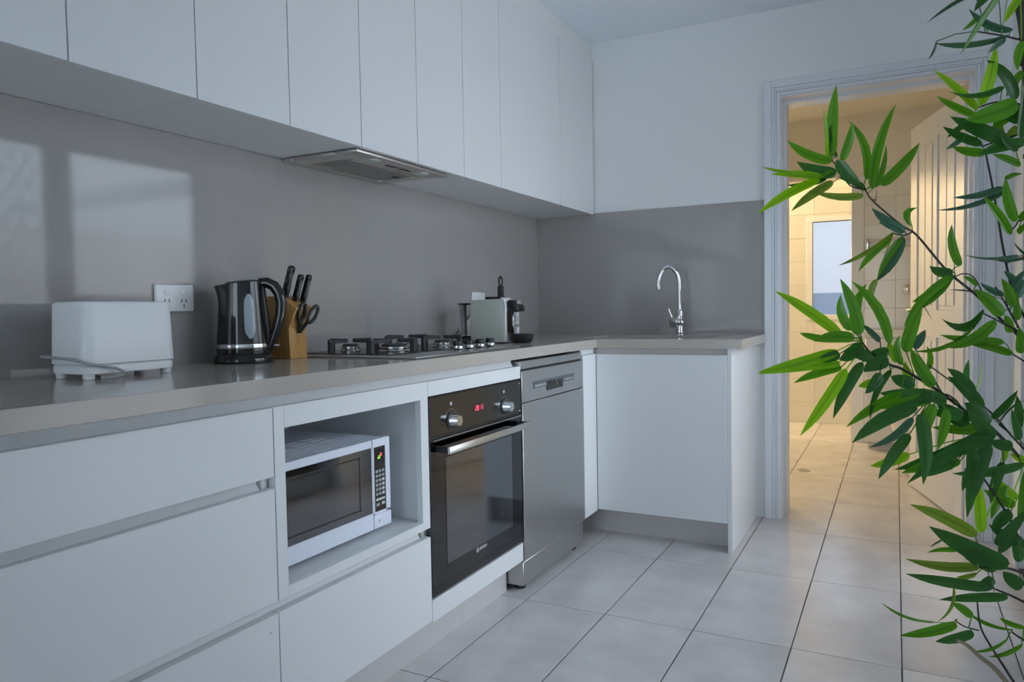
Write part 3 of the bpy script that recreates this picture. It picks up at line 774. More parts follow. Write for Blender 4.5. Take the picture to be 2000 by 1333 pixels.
for x in (TX_0 + .022, TX_1 - .022):
    for y in (TY_0 + .020, TY_1 - .020):
        MB().lathe([(.010, 0), (.012, .002), (.0125, .0145)], (x, y, .90), 14).build('foot', 'white_plastic', tt)
bx('lever', 'white_plastic', tt, .147, .177, TY_1 - .004, TY_1 + .014, 1.01, 1.024, .004)
cpts = [(.092, 1.03, .951), (.094, .992, .951), (.115, .9905, .950), (.149, .9915, .949), (.205, .9915, .9465), (.232, .994, .941), (.2445, 1.008, .935), (.2455, 1.04, .929), (.248, 1.062, .924), (.251, 1.080, .915), (.250, 1.079, .907), (.242, 1.06, .9035), (.225, 1.045, .9035), (.18, 1.06, .9035)]
cpts = [(x - .008, y - .013, z) for x, y, z in cpts]
MB().tube(cpts, .0032, 8).build('cord', 'cord_white', tt)

# ------------------------------------------------------------------ kettle
KA = math.atan2(.46, .888)
with at((.116, 1.529, .90), KA):
    kt = thing('kettle', 'black electric jug kettle with water gauge and silver band', 'kettle')
    MB().lathe([(.080, 0), (.082, .004), (.080, .016), (.074, .024)], (0, 0, 0), 40).build('power_base', 'black_gloss', kt)
    MB().lathe([(.0735, .0255), (.0745, .030), (.0740, .043)], (0, 0, 0), 40).build('lower_body', 'black_gloss', kt)
    MB().lathe([(.0742, .043), (.0748, .045), (.0742, .053), (.0736, .0545)], (0, 0, 0), 40).build('silver_band', 'chrome', kt)
    # jug: tapering rings, spout pulled out at -x near the top
    n = 40; vs = []; fs = []
    lev = [.0545, .09, .13, .17, .195, .210, .222, .230]
    for li, h in enumerate(lev):
        t = (h - .0545) / (.23 - .0545)
        r = .0733 - .0135 * t
        for i in range(n):
            a = 2 * math.pi * i / n; x, y = r * math.cos(a), r * math.sin(a)
            s = max(0.0, -math.cos(a)); k = max(0.0, (t - .62) / .38)
            x -= .020 * k ** 1.6 * s ** 5
            z = h - (.010 * t * t) * (1 - (x / r + 1) / 2) * 1.0
            vs.append((x, y, z))
    for k in range(len(lev) - 1):
        for i in range(n): fs.append([k * n + i, k * n + (i + 1) % n, (k + 1) * n + (i + 1) % n, (k + 1) * n + i])
    fs.append([(len(lev) - 1) * n + i for i in range(n)]); fs.append(list(range(n))[::-1])
    jug = MB().add(vs, fs).build('jug', 'black_gloss', kt)
    lid = MB()
    vs = []; 
    for r, h in ((.052, .0), (.050, .006), (.035, .0095), (.0005, .011)):
        for i in range(n):
            a = 2 * math.pi * i / n; x = r * math.cos(a) + .004; vs.append((x, r * math.sin(a), .2235 + h + x * .085))
    fs = [[k * n + i, k * n + (i + 1) % n, (k + 1) * n + (i + 1) % n, (k + 1) * n + i] for k in range(3) for i in range(n)]
    lid.add(vs, fs).build('lid', 'black_gloss', kt)
    MB().box(-.040, -.034, -.005, .005, .225, .2335, .001, 1).build('lid_latch', 'grey_plastic', kt)
    hp = [(.050, 0, .226), (.072, 0, .227), (.091, 0, .217), (.105, 0, .196), (.110, 0, .168), (.1065, 0, .135), (.098, 0, .104), (.087, 0, .074), (.078, 0, .050), (.072, 0, .034)]
    MB().tube(hp, [.013, .0135, .0135, .0135, .013, .0125, .012, .011, .010, .008], 14, flat=1.15).build('handle', 'black_gloss', kt)
    MB().tube([(.0525, 0, .222), (.058, 0, .17), (.064, 0, .12), (.070, 0, .06)], [.012, .012, .012, .010], 12).build('handle_spine', 'black_plastic', kt)
    # water gauge set on the side that faces the room
    gv = []; gf = []
    m = 12
    for q in range(9):
        t = q / 8; h = .070 + .128 * t
        wd = .21 * (1 - abs(2 * t - 1) ** 6 * .75)
        tt_ = (h - .0545) / (.23 - .0545); r = .0733 - .0135 * tt_ + .0013
        for i in range(m):
            a = -H + .60 + wd * (2 * i / (m - 1) - 1)
            gv.append((r * math.cos(a), r * math.sin(a), h - .0115 * tt_ * tt_ * .5))
    for q in range(8):
        for i in range(m - 1): gf.append([q * m + i, q * m + i + 1, (q + 1) * m + i + 1, (q + 1) * m + i])
    ga = MB().add(gv, gf).build('water_gauge', 'gauge', kt, smooth='raw')
    for q in range(5):
        h = .082 + .016 * q; tt_ = (h - .0545) / (.23 - .0545); r = .0733 - .0135 * tt_ + .0022; a = -H + .68
        MB().box(-.003, .003, -.0004, .0004, 0, .005).build('level_mark', 'print_grey', ga).matrix_world
        o = [c for c in ga.children][-1]
        o.location = (XF[-1] @ Vector((r * math.cos(a), r * math.sin(a), h)))
        WORLD[o] = Matrix.Translation(o.location)
    MB().box(.074, .100, -.0045, .0045, .0455, .0505, .001, 1).build('switch_lever', 'print_grey', kt)

# ------------------------------------------------------------------ knife block with knives and scissors
BX, BY0, BY1 = .150, 1.676, 1.750
kb = thing('knife_block', 'honey-coloured wooden knife block beside the kettle', 'knife block', (.09, 1.713, .90))
prof = [(.028, .90), (BX, .90), (BX - .004, .993), (BX + .028, 1.055), (BX - .03, 1.088), (.062, 1.092)]
MB().prism(prof, 'Y', BY0, BY1, .002, 2).build('block', 'bamboo_wood', kb)
MB().lathe([(.0025, 0), (.0025, -.0006)], (.118, BY0, .926), 10, 'Y').build('brand_mark', 'stem_dark', kb)
lean = Vector((.30, 0.03, .953)).normalized()
def knife(bx_, by, bz, ln, wd, label):
    t = thing('kitchen_knife', label, 'knife', (bx_, by, bz), group='knives in the wooden block')
    o = Vector((bx_, by, bz))
    zA = lean; xA = Vector((lean.z, 0, -lean.x)).normalized(); yA = zA.cross(xA)
    M = Matrix(((xA.x, yA.x, zA.x, o.x), (xA.y, yA.y, zA.y, o.y), (xA.z, yA.z, zA.z, o.z), (0, 0, 0, 1)))
    with at((0, 0, 0), 0, M):
        pr2 = [(-wd * .50, -.002), (wd * .42, -.002), (wd * .46, ln * .3), (wd * .40, ln * .6), (wd * .50, ln * .85), (wd * .55, ln * .93), (wd * .30, ln), (-wd * .10, ln * 1.005), (-wd * .42, ln * .95), (-wd * .46, ln * .5)]
        h = MB().prism(pr2, 'Y', -.0075, .0075, .0028, 2).build('handle', 'black_gloss', t)
        bx('blade', 'chrome', t, -wd * .4, wd * .4, -.0010, .0010, -.05, -.0015)
        bx('tang', 'steel', t, wd * .40, wd * .485, -.0013, .0013, 0, ln * .80)
        for q in (.14, .5, .86):
            MB().lathe([(.0022, 0), (.0022, -.0006)], (0, -.0076, ln * q), 10, 'Y').build('rivet', 'bright_steel', t)
knife(.118, 1.692, 1.087, .100, .021, 'largest black-handled knife standing highest in the wooden block')
knife(.140, 1.712, 1.075, .085, .017, 'middle black-handled knife in the wooden block')
knife(.150, 1.735, 1.072, .088, .017, 'black-handled knife furthest right in the wooden block')
scs = thing('scissors', 'black-handled kitchen scissors stuck in the front of the knife block', 'scissors', (.155, 1.714, 1.0))
ls = []
for cxx, cyy, czz, rr, hh, tl in ((.172, 1.702, 1.040, .012, .028, .05), (.186, 1.735, 1.034, .013, .027, .45)):
    loop = []
    for k in range(20):
        a = 2 * math.pi * k / 20
        u = rr * math.cos(a); w = hh * math.sin(a)
        uu = u * math.cos(tl) + w * math.sin(tl); ww = -u * math.sin(tl) + w * math.cos(tl)
        loop.append((cxx + .004 + .25 * ww + .1 * uu, cyy + uu, czz + ww))
    MB().tube(loop, .0056, 8, closed=True).build('finger_loop', 'black_plastic', scs)
MB().tube([(.165, 1.704, 1.018), (.158, 1.712, .995), (.152, 1.716, .978)], [.006, .0065, .005], 8).build('shank', 'black_plastic', scs)
MB().tube([(.177, 1.726, 1.012), (.164, 1.719, .995), (.155, 1.714, .980)], [.005, .0055, .005], 8).build('shank', 'black_plastic', scs)
bx('blade', 'chrome', scs, .1495, .1515, 1.709, 1.721, .972, .990)

# ------------------------------------------------------------------ gas hob
hb_ = thing('gas_hob', 'stainless gas hob with black cast-iron trivets and knobs', 'hob', (.3, 2.05, .90))
HX0, HX1, HY0, HY1 = .055, .552, 1.756, 2.425
bx('plate', 'brushed_steel', hb_, HX0, HX1, HY0, HY1, .9003, .9062, .003, 2)
bx('burner_deck', 'enamel', hb_, HX0 + .01, .425, 1.812, 2.395, .9058, .9095, .0015, 1)
burners = [(.17, 1.93, .030), (.33, 1.955, .050), (.16, 2.26, .042), (.33, 2.24, .032)]
for x, y, r in burners:
    bb = MB().lathe([(r * 1.08, 0), (r * 1.1, .004), (r * .98, .008), (r, .011), (r, .016), (r * .9, .018)], (x, y, .9092), 28).build('burner', 'bright_steel', hb_)
    MB().lathe([(r * .82, 0), (r * .84, .004), (r * .78, .007), (.001, .008)], (x, y, .927), 28, caps=False).build('burner_cap', 'cast_iron', bb)
def trivet(y0, y1, bl):
    x0, x1 = .068, .418
    zt = .951; th = .010; hh = .012
    t = MB()
    # outer frame low on feet, fingers pointing to the burners
    for (xa, ya, xb, yb) in bl:
        d = Vector((xb - xa, yb - ya, 0)); L_ = d.length; d.normalize(); nrm = Vector((-d.y, d.x, 0)) * th / 2
        p = Vector((xa, ya, 0)); q = Vector((xb, yb, 0))
        for za, zb, s, e in ((zt - hh, zt, 0, L_), (.9095, zt - hh + .001, 0, .016)):
            a = p + d * s; b = p + d * e
            vs = [a - nrm, b - nrm, b + nrm, a + nrm]
            t.add([(v.x, v.y, za) for v in vs] + [(v.x, v.y, zb) for v in vs], [[0, 3, 2, 1], [4, 5, 6, 7], [0, 1, 5, 4], [1, 2, 6, 5], [2, 3, 7, 6], [3, 0, 4, 7]])
    return t.build('trivet', 'cast_iron', hb_)
def fingers(cx, cy, xr, yr, r):
    return [(cx - xr, cy, cx - r, cy), (cx + xr, cy, cx + r, cy), (cx, cy - yr, cx, cy - r), (cx, cy + yr, cx, cy + r)]
trivet(1.82, 2.09, fingers(.17, 1.93, .085, .105, .018) + fingers(.33, 1.955, .080, .125, .026))
trivet(2.09, 2.39, fingers(.16, 2.26, .085, .125, .022) + fingers(.33, 2.24, .080, .125, .018))
for k, y in enumerate((2.105, 2.178, 2.251, 2.324)):
    kn = MB().lathe([(.019, .0), (.020, .003), (.0195, .008), (.017, .010)], (.478, y, .9120), 22).build('knob_skirt', 'chrome', hb_)
    MB().lathe([(.012, 0), (.012, .007)], (.478, y, .906), 16).build('knob_shaft', 'black_plastic', hb_)
    MB().box(.462, .494, y - .0065, y + .0065, .921, .938, .003, 2).lathe([(.0155, 0), (.0150, .014), (.013, .016)], (.478, y, .9215), 20).build('knob', 'black_plastic', hb_)

# ------------------------------------------------------------------ capsule coffee machine
cm = thing('coffee_machine', 'pale sage capsule coffee machine with raised black lever', 'coffee machine', (.27, 2.742, .90))
CY0, CY1 = 2.700, 2.784
cb = MB().prism([(.176, .903), (.334, .903), (.336, 1.060), (.330, 1.076), (.318, 1.084), (.182, 1.082), (.176, 1.076)], 'Y', CY0, CY1, .004, 3)
cb.build('body', 'sage', cm)
MB().prism([(.3345, .9005), (.343, .9005), (.345, 1.064), (.338, 1.082), (.322, 1.090), (.320, 1.0845), (.331, 1.077), (.3365, 1.060)], 'Y', CY0 + .001, CY1 - .001, .001, 1).build('front_edge', 'white_gloss', cm)
tk = MB().box(.114, .173, CY0 + .006, CY1 - .006, .925, 1.064, .006, 2).build('water_tank', 'tank_plastic', cm)
bx('tank_lid', 'black_plastic', tk, .112, .175, CY0 + .004, CY1 - .004, 1.064, 1.069, .001, 1)
bx('tank_base', 'black_plastic', tk, .118, .175, CY0 + .006, CY1 - .006, .912, .925, .003, 1)
MB().lathe([(.016, 0), (.016, .008), (.008, .010)], (.12, 2.742, .9005), 14).build('rear_foot', 'black_plastic', cm)
hdp = [(.346, 1.075), (.362, 1.080), (.380, 1.074), (.396, 1.055), (.402, 1.034), (.394, 1.028), (.362, 1.030), (.348, 1.040)]
MB().prism(hdp, 'Y', CY0 + .010, CY1 - .010, .006, 3).build('brew_head', 'black_plastic', cm)
MB().lathe([(.024, 0), (.026, .003), (.022, .006)], (.384, 2.742, 1.052), 24, 'X', 1, 1).build('head_cap', 'grey_plastic', cm)
bx('column', 'black_panel', cm, .345, .371, CY0 + .012, CY1 - .012, .94, 1.035, .003, 1)
bx('column_trim', 'chrome', cm, .3712, .3735, CY0 + .016, CY1 - .016, .938, 1.032, .001, 1)
MB().lathe([(.036, 0), (.044, .006), (.050, .026), (.052, .036), (.046, .036), (.042, .030)], (.397, 2.742, .9005), 30, 'Z', 1.0, .82).build('drip_tray', 'black_plastic', cm)
bx('lever_base', 'black_plastic', cm, .240, .315, CY0 + .016, CY1 - .016, 1.083, 1.094, .004, 2)
lvp = MB().box(.2905, .314, 2.733, 2.751, 1.092, 1.138, .003, 2)
loop = []
for k in range(18):
    a = 2 * math.pi * k / 18; loop.append((.302 + .0078 * math.cos(a), 2.742, 1.156 + .021 * math.sin(a)))
lvp.tube(loop, .0042, 8, closed=True)
lvp.build('lever', 'black_plastic', cm)
MB().tube([(.36, 2.69, .9035), (.33, 2.665, .9035), (.29, 2.65, .9035), (.20, 2.66, .9035), (.08, 2.70, .9035), (.03, 2.78, .9035), (.012, 2.85, .93), (.010, 2.96, 1.0), (.0125, 3.03, 1.06)], .0030, 8).build('power_cord', 'black_plastic', cm)

# ------------------------------------------------------------------ artificial bamboo in a pot (coordinates in millimetres)
BRANCHES = [
    ([(1939,1371,1523), (1942,1372,1492), (1949,1373,1445), (1956,1372,1352), (1958,1369,1260), (1958,1364,1144), (1958,1360,1059), (1959,1340,875), (1959,1320,687), (1964,1312,466), (1976,1300,72)], 12, 13, 'trunk'),
    ([(1730,1294,1215), (1740,1298,1198), (1780,1306,1158), (1801,1304,1141), (1842,1312,1085), (1879,1318,1049), (1917,1336,1006), (1935,1344,988), (1954,1347,959)], 1.1, 2.6, 'b'),
    ([(1682,1282,1265), (1695,1283,1246), (1708,1283,1223), (1730,1294,1215)], 0.9, 1.1, 'b'),
    ([(1901,1430,1277), (1909,1421,1226), (1916,1411,1175), (1922,1400,1125), (1929,1379,1072), (1937,1370,1036), (1954,1349,997)], 1.4, 2, 'b'),
    ([(1733,1104,985), (1743,1108,971), (1767,1120,954), (1781,1127,948), (1823,1159,918), (1865,1202,881), (1904,1254,847), (1941,1305,799), (1958,1329,773)], 1.2, 2.8, 'b'),
    ([(1825,1487,927), (1868,1485,892), (1915,1474,851), (1939,1429,821), (1959,1337,798)], 1, 2, 'b'),
    ([(1881,1194,794), (1897,1213,767), (1916,1243,732), (1935,1274,689), (1961,1319,649)], 1.2, 2.2, 'b'),
    ([(1872,1159,632), (1876,1160,599), (1890,1177,567), (1906,1206,534), (1926,1249,491), (1964,1310,421)], 1, 2, 'b'),
    ([(1846,1121,591), (1859,1128,583), (1876,1158,558), (1894,1189,534), (1914,1231,498), (1964,1310,406)], 2, 4, 'tan'),
    ([(1874,1288,1431), (1913,1331,1431), (1931,1352,1430), (1946,1371,1431)], 1, 1.8, 'b'),
    ([(1885,1357,1336), (1907,1358,1341), (1933,1360,1335), (1948,1367,1333)], 1, 2, 'b'),
    ([(1889,1357,1276), (1911,1357,1282), (1937,1359,1289), (1949,1366,1291)], 1, 2, 'b'),
    ([(1888,1299,1020), (1905,1307,1010), (1933,1332,994), (1954,1348,982)], 0.9, 1.8, 'b'),
    ([(1904,1309,1059), (1916,1314,1036), (1936,1334,998), (1954,1348,967)], 1, 1.8, 'b'),
    ([(1850,1304,1073), (1862,1311,1080), (1879,1319,1072), (1897,1326,1029)], 0.8, 1, 'b'),
    ([(1769,1299,1146), (1783,1307,1142), (1797,1303,1147)], 0.8, 1, 'b'),
    ([(1818,1144,907), (1834,1164,912), (1849,1183,900)], 0.9, 1.2, 'b'),
    ([(1883,1198,855), (1898,1229,856), (1915,1270,830)], 0.9, 1.2, 'b'),
    ([(1870,1127,690), (1892,1150,685), (1915,1206,669), (1961,1318,626)], 1, 2, 'b'),
    ([(1889,1147,658), (1913,1181,640), (1962,1317,580)], 1, 2, 'b'),
    ([(1848,1146,606), (1858,1151,599), (1874,1159,594)], 0.8, 1, 'b'),
    ([(1916,1202,583), (1926,1219,571), (1963,1314,520)], 0.9, 2, 'b'),
    ([(1929,1394,1144), (1938,1388,1155), (1940,1378,1160), (1954,1362,1163)], 0.9, 1.4, 'b'),
    ([(1925,1315,960), (1937,1332,952), (1957,1347,937)], 0.9, 1.4, 'b'),
    ([(1979,1367,19), (1998,1408,462), (2003,1430,865), (1995,1434,1267), (1986,1435,1630)], 10, 7, 'trunk'),
]
LEAVES = [
    ((1682,1283,1263), (1647,1250,1266), (1621,1234,1294), (3.8,-0.8,6.3), (1683,1282,1264), 'm', 2),
    ((1675,1279,1270), (1678,1270,1307), (1671,1262,1344), (2.5,6.6,0.1), (1682,1282,1265), 'y', 2),
    ((1681,1288,1271), (1680,1290,1328), (1687,1304,1387), (9.1,-2.6,-0.3), (1682,1282,1265), 'm', 2),
    ((1689,1298,1271), (1673,1285,1294), (1681,1286,1322), (4.3,4.8,0.9), (1682,1282,1265), 'd', 2),
    ((1696,1290,1264), (1709,1293,1292), (1711,1292,1323), (6.1,1.7,-1.8), (1687,1282,1258), 'm', 2),
    ((1731,1295,1232), (1740,1307,1287), (1704,1309,1330), (6.2,4.7,2.2), (1726,1292,1216), 'm', 2),
    ((1739,1287,1216), (1742,1297,1287), (1772,1326,1350), (6.6,5.5,-2.6), (1730,1294,1215), 'm', 2),
    ((1743,1295,1218), (1759,1296,1248), (1758,1300,1284), (3.8,5.1,-1.7), (1730,1294,1215), 'm', 2),
    ((1752,1294,1221), (1783,1314,1249), (1805,1332,1287), (5.9,1.7,-5.7), (1733,1295,1210), 'm', 1),
    ((1689,1274,1244), (1659,1256,1240), (1634,1248,1262), (2.2,1.7,9.6), (1694,1283,1248), 'd', 2),
    ((1669,1252,1236), (1628,1214,1236), (1589,1189,1249), (-2.1,6.3,5.2), (1691,1283,1251), 'y', 2),
    ((1670,1264,1236), (1635,1237,1244), (1599,1221,1241), (3.1,-5.2,4.6), (1691,1283,1251), 'y', 2),
    ((1675,1277,1235), (1648,1255,1223), (1621,1232,1224), (1.8,-4.6,3.8), (1694,1283,1248), 'd', 2),
    ((1666,1250,1231), (1620,1223,1213), (1582,1204,1179), (-5.9,3.9,6.0), (1693,1283,1249), 'y', 2),
    ((1685,1271,1228), (1653,1250,1211), (1627,1238,1184), (-2.4,-4.1,6.1), (1700,1283,1237), 'o', 2),
    ((1727,1281,1206), (1692,1262,1198), (1658,1239,1212), (-1.6,4.4,6.5), (1726,1292,1216), 'o', 2),
    ((1692,1271,1261), (1704,1267,1234), (1726,1277,1219), (-6.9,-2.1,-6.5), (1687,1282,1258), 'd', 2),
    ((1729,1299,1217), (1713,1286,1232), (1692,1270,1235), (1.7,2.3,5.4), (1730,1294,1215), 'd', 2),
    ((1744,1289,1196), (1745,1289,1205), (1746,1288,1214), (-0.4,4.3,-0.3), (1740,1298,1198), 'd', 1),
    ((1784,1307,1149), (1758,1293,1162), (1739,1281,1185), (3.8,2.9,6.4), (1786,1306,1143), 'b', 15),
    ((1784,1302,1147), (1768,1297,1161), (1749,1292,1163), (2.4,1.6,7.4), (1786,1306,1143), 'b', 15),
    ((1794,1313,1157), (1776,1305,1181), (1803,1321,1185), (5.4,2.3,-2.3), (1795,1303,1146), 'm', 15),
    ((1769,1299,1146), (1736,1260,1112), (1695,1233,1096), (1.4,-7.8,4.5), (1769,1299,1146), 'o', 15),
    ((1766,1298,1138), (1738,1285,1118), (1721,1271,1087), (-5.0,2.5,3.2), (1769,1299,1146), 'm', 15),
    ((1782,1306,1139), (1772,1301,1098), (1743,1281,1070), (-6.7,2.1,3.1), (1783,1307,1142), 'b', 15),
    ((1781,1294,1137), (1757,1275,1109), (1747,1272,1073), (-3.6,-6.2,3.9), (1778,1304,1144), 'm', 15),
    ((1747,1273,1074), (1733,1272,1056), (1741,1278,1032), (-5.1,-0.2,0.8), (1769,1299,1146), 'o', 15),
    ((1859,1310,1092), (1843,1295,1121), (1847,1297,1154), (6.3,0.2,1.2), (1845,1312,1081), 'm', 1),
    ((1849,1304,1083), (1831,1293,1078), (1818,1293,1093), (2.2,0.8,7.4), (1853,1306,1075), 'd', 14),
    ((1848,1303,1075), (1826,1293,1037), (1787,1283,1023), (-1.5,-5.4,5.5), (1850,1304,1073), 'm', 14),
    ((1846,1308,1075), (1825,1298,1049), (1795,1287,1039), (-3.4,-3.3,7.3), (1850,1304,1073), 'm', 14),
    ((1846,1291,1075), (1805,1269,1049), (1783,1266,1000), (-3.7,-4.8,5.5), (1850,1304,1073), 'm', 14),
    ((1810,1293,1035), (1816,1291,1023), (1822,1292,1010), (0.0,-4.5,-0.9), (1850,1304,1073), 'b', 14),
    ((1708,1091,995), (1670,1079,1031), (1626,1063,1057), (2.8,4.8,6.7), (1733,1104,985), 'y', 4),
    ((1724,1089,992), (1699,1068,997), (1676,1052,989), (-1.1,0.9,7.8), (1733,1104,985), 'm', 4),
    ((1689,1093,990), (1672,1084,992), (1656,1081,999), (2.4,-2.4,4.5), (1733,1104,985), 'm', 4),
    ((1704,1077,975), (1660,1035,958), (1613,1009,950), (-4.3,4.6,6.4), (1733,1104,985), 'y', 4),
    ((1706,1089,958), (1657,1053,958), (1610,1022,946), (-3.6,5.1,6.6), (1734,1104,983), 'y', 4),
    ((1707,1073,971), (1694,1063,967), (1681,1057,962), (-2.6,0.6,6.4), (1733,1104,985), 'd', 4),
    ((1708,1089,952), (1678,1074,947), (1650,1068,931), (-3.1,2.3,5.1), (1737,1106,978), 'm', 4),
    ((1715,1070,951), (1691,1056,905), (1661,1037,864), (-5.8,-3.7,5.0), (1737,1106,978), 'y', 4),
    ((1734,1081,959), (1712,1069,925), (1699,1074,884), (-6.3,-3.3,3.9), (1741,1108,973), 'd', 4),
    ((1733,1087,983), (1721,1083,969), (1706,1075,963), (-3.8,-3.3,8.2), (1733,1104,985), 'd', 4),
    ((1719,1098,1002), (1703,1089,1023), (1707,1094,1050), (6.1,0.6,1.6), (1733,1104,985), 'm', 4),
    ((1731,1093,997), (1726,1081,1037), (1707,1074,1071), (7.1,0.2,2.5), (1733,1104,985), 'm', 4),
    ((1727,1113,995), (1716,1113,1033), (1737,1137,1065), (7.2,1.1,-1.1), (1733,1104,985), 'm', 4),
    ((1766,1133,982), (1759,1124,1037), (1719,1103,1068), (5.5,4.9,4.3), (1758,1116,960), 'm', 4),
    ((1754,1149,985), (1743,1137,997), (1732,1130,1009), (2.3,3.0,3.5), (1756,1115,961), 'b', 4),
    ((1765,1120,974), (1753,1119,967), (1740,1114,971), (-0.2,-1.3,7.6), (1758,1116,960), 'd', 4),
    ((1765,1108,960), (1747,1099,960), (1735,1091,946), (-4.2,-0.0,8.8), (1761,1117,958), 'd', 4),
    ((1751,1145,929), (1739,1135,926), (1727,1128,923), (-1.2,-0.4,5.9), (1772,1123,951), 'y', 4),
    ((1768,1098,948), (1745,1091,921), (1743,1091,882), (-3.4,-6.3,2.8), (1763,1118,957), 'd', 4),
    ((1780,1114,916), (1744,1090,901), (1715,1078,873), (-2.6,-3.2,6.6), (1785,1130,945), 'm', 4),
    ((1785,1187,968), (1791,1203,1003), (1807,1218,1034), (8.3,3.7,-3.5), (1796,1139,937), 'm', 4),
    ((1781,1161,952), (1769,1154,972), (1778,1157,993), (5.0,0.4,0.4), (1792,1136,940), 'm', 4),
    ((1796,1249,971), (1806,1257,982), (1812,1262,997), (5.3,2.3,-4.3), (1831,1167,911), 'b', 4),
    ((1819,1146,924), (1801,1144,947), (1791,1146,976), (6.5,4.8,4.7), (1815,1153,924), 'm', 4),
    ((1777,1193,954), (1768,1189,967), (1763,1191,982), (5.6,3.3,3.3), (1800,1142,934), 'y', 4),
    ((1796,1213,913), (1785,1203,932), (1785,1204,954), (6.0,2.3,1.9), (1835,1171,908), 'y', 4),
    ((1886,1297,1015), (1854,1279,960), (1796,1261,965), (0.9,-6.7,5.1), (1888,1299,1020), 'm', 12),
    ((1888,1299,1025), (1868,1286,980), (1834,1280,1013), (-0.6,-1.8,7.1), (1888,1299,1020), 'd', 12),
    ((1903,1306,1009), (1875,1276,971), (1832,1247,972), (-5.6,4.9,5.6), (1905,1307,1010), 'm', 12),
    ((1915,1311,978), (1872,1286,976), (1831,1274,989), (-1.2,4.0,6.6), (1925,1315,960), 'm', 23),
    ((1926,1316,958), (1899,1294,973), (1869,1275,975), (3.1,-3.3,5.0), (1926,1317,960), 'm', 23),
    ((1913,1311,1016), (1898,1312,1039), (1877,1307,1056), (6.5,2.4,7.1), (1922,1320,1026), 'm', 13),
    ((1823,1486,920), (1832,1493,941), (1821,1490,961), (5.2,2.6,0.2), (1825,1487,927), 'm', 5),
    ((1882,1492,884), (1879,1501,910), (1886,1512,937), (5.1,-4.0,0.0), (1881,1482,881), 'd', 5),
    ((1889,1473,874), (1905,1477,904), (1902,1480,939), (2.2,5.9,-1.3), (1889,1480,874), 'o', 5),
    ((1883,1234,885), (1865,1216,916), (1837,1192,934), (5.5,3.4,6.8), (1883,1225,865), 'd', 4),
    ((1887,1212,866), (1876,1214,884), (1859,1213,896), (7.4,2.0,7.7), (1879,1221,868), 'd', 4),
    ((1906,1357,856), (1928,1376,874), (1943,1391,898), (4.7,-2.1,-2.8), (1950,1379,809), 'd', 5),
    ((1915,1361,845), (1925,1359,875), (1949,1364,885), (0.4,5.7,-3.4), (1950,1379,809), 'd', 5),
    ((1941,1374,838), (1945,1374,865), (1939,1370,892), (6.2,-2.4,0.3), (1948,1387,811), 'd', 5),
    ((1934,1346,1028), (1933,1343,1046), (1925,1336,1061), (4.9,3.5,1.7), (1927,1325,1015), 'm', 13),
    ((1818,1128,914), (1786,1115,911), (1754,1108,917), (-0.4,2.1,10.1), (1818,1144,907), 'd', 16),
    ((1796,1134,929), (1780,1129,930), (1767,1123,939), (2.1,2.1,8.5), (1796,1139,937), 'd', 4),
    ((1864,1189,872), (1843,1174,882), (1828,1169,900), (4.7,2.8,7.8), (1849,1183,900), 'd', 16),
    ((1798,1105,901), (1754,1062,892), (1724,1037,859), (-4.9,-0.7,8.5), (1818,1144,907), 'd', 16),
    ((1818,1134,910), (1785,1114,904), (1751,1087,899), (-1.3,-0.4,8.1), (1818,1144,907), 'm', 16),
    ((1801,1090,893), (1813,1092,848), (1805,1086,802), (-8.6,-2.9,-0.3), (1818,1144,907), 'd', 16),
    ((1819,1122,902), (1805,1107,878), (1805,1108,848), (-7.5,-2.3,2.4), (1818,1144,907), 'm', 16),
    ((1793,1119,884), (1774,1098,854), (1742,1069,849), (-4.6,5.2,2.3), (1818,1144,907), 'b', 16),
    ((1790,1128,860), (1768,1114,833), (1753,1106,800), (-6.3,0.6,3.7), (1818,1144,907), 'd', 16),
    ((1790,1149,829), (1767,1141,816), (1742,1133,812), (-1.9,-0.5,6.8), (1883,1198,855), 'y', 17),
    ((1883,1176,860), (1832,1155,823), (1772,1141,808), (-3.7,-0.5,9.3), (1883,1198,855), 'd', 17),
    ((1878,1151,859), (1827,1118,839), (1787,1102,798), (-3.5,-4.0,8.5), (1883,1198,855), 'd', 17),
    ((1851,1157,822), (1814,1145,819), (1780,1134,805), (-2.0,0.9,7.4), (1883,1198,855), 'm', 17),
    ((1862,1188,871), (1841,1182,878), (1825,1184,895), (5.3,0.8,8.1), (1883,1198,855), 'd', 17),
    ((1882,1198,863), (1850,1188,859), (1818,1177,864), (-1.5,3.5,6.9), (1883,1198,855), 'm', 17),
    ((1862,1131,849), (1867,1140,799), (1857,1134,752), (-8.0,-4.2,0.9), (1883,1198,855), 'd', 17),
    ((1883,1153,850), (1867,1128,819), (1866,1122,783), (-8.9,-2.0,2.3), (1883,1198,855), 'd', 17),
    ((1921,1251,833), (1905,1242,832), (1891,1237,840), (0.9,1.6,7.8), (1910,1259,837), 'd', 17),
    ((1932,1233,810), (1888,1208,796), (1843,1179,801), (0.3,-2.3,7.5), (1910,1259,837), 'd', 17),
    ((1877,1167,726), (1875,1167,761), (1873,1173,795), (7.5,5.7,0.4), (1897,1213,767), 'y', 6),
    ((1929,1262,755), (1910,1260,769), (1894,1259,788), (3.6,2.1,4.6), (1916,1243,732), 'y', 6),
    ((1926,1261,746), (1903,1240,755), (1884,1227,772), (2.3,2.7,6.5), (1916,1243,732), 'm', 6),
    ((1934,1264,722), (1938,1261,759), (1933,1247,797), (6.9,-1.4,-0.0), (1925,1257,713), 'm', 6),
    ((1913,1258,826), (1912,1257,817), (1912,1259,807), (-4.3,-2.0,0.5), (1891,1206,777), 'y', 6),
    ((1941,1293,804), (1932,1290,809), (1922,1286,815), (2.6,1.3,4.8), (1913,1238,738), 'y', 6),
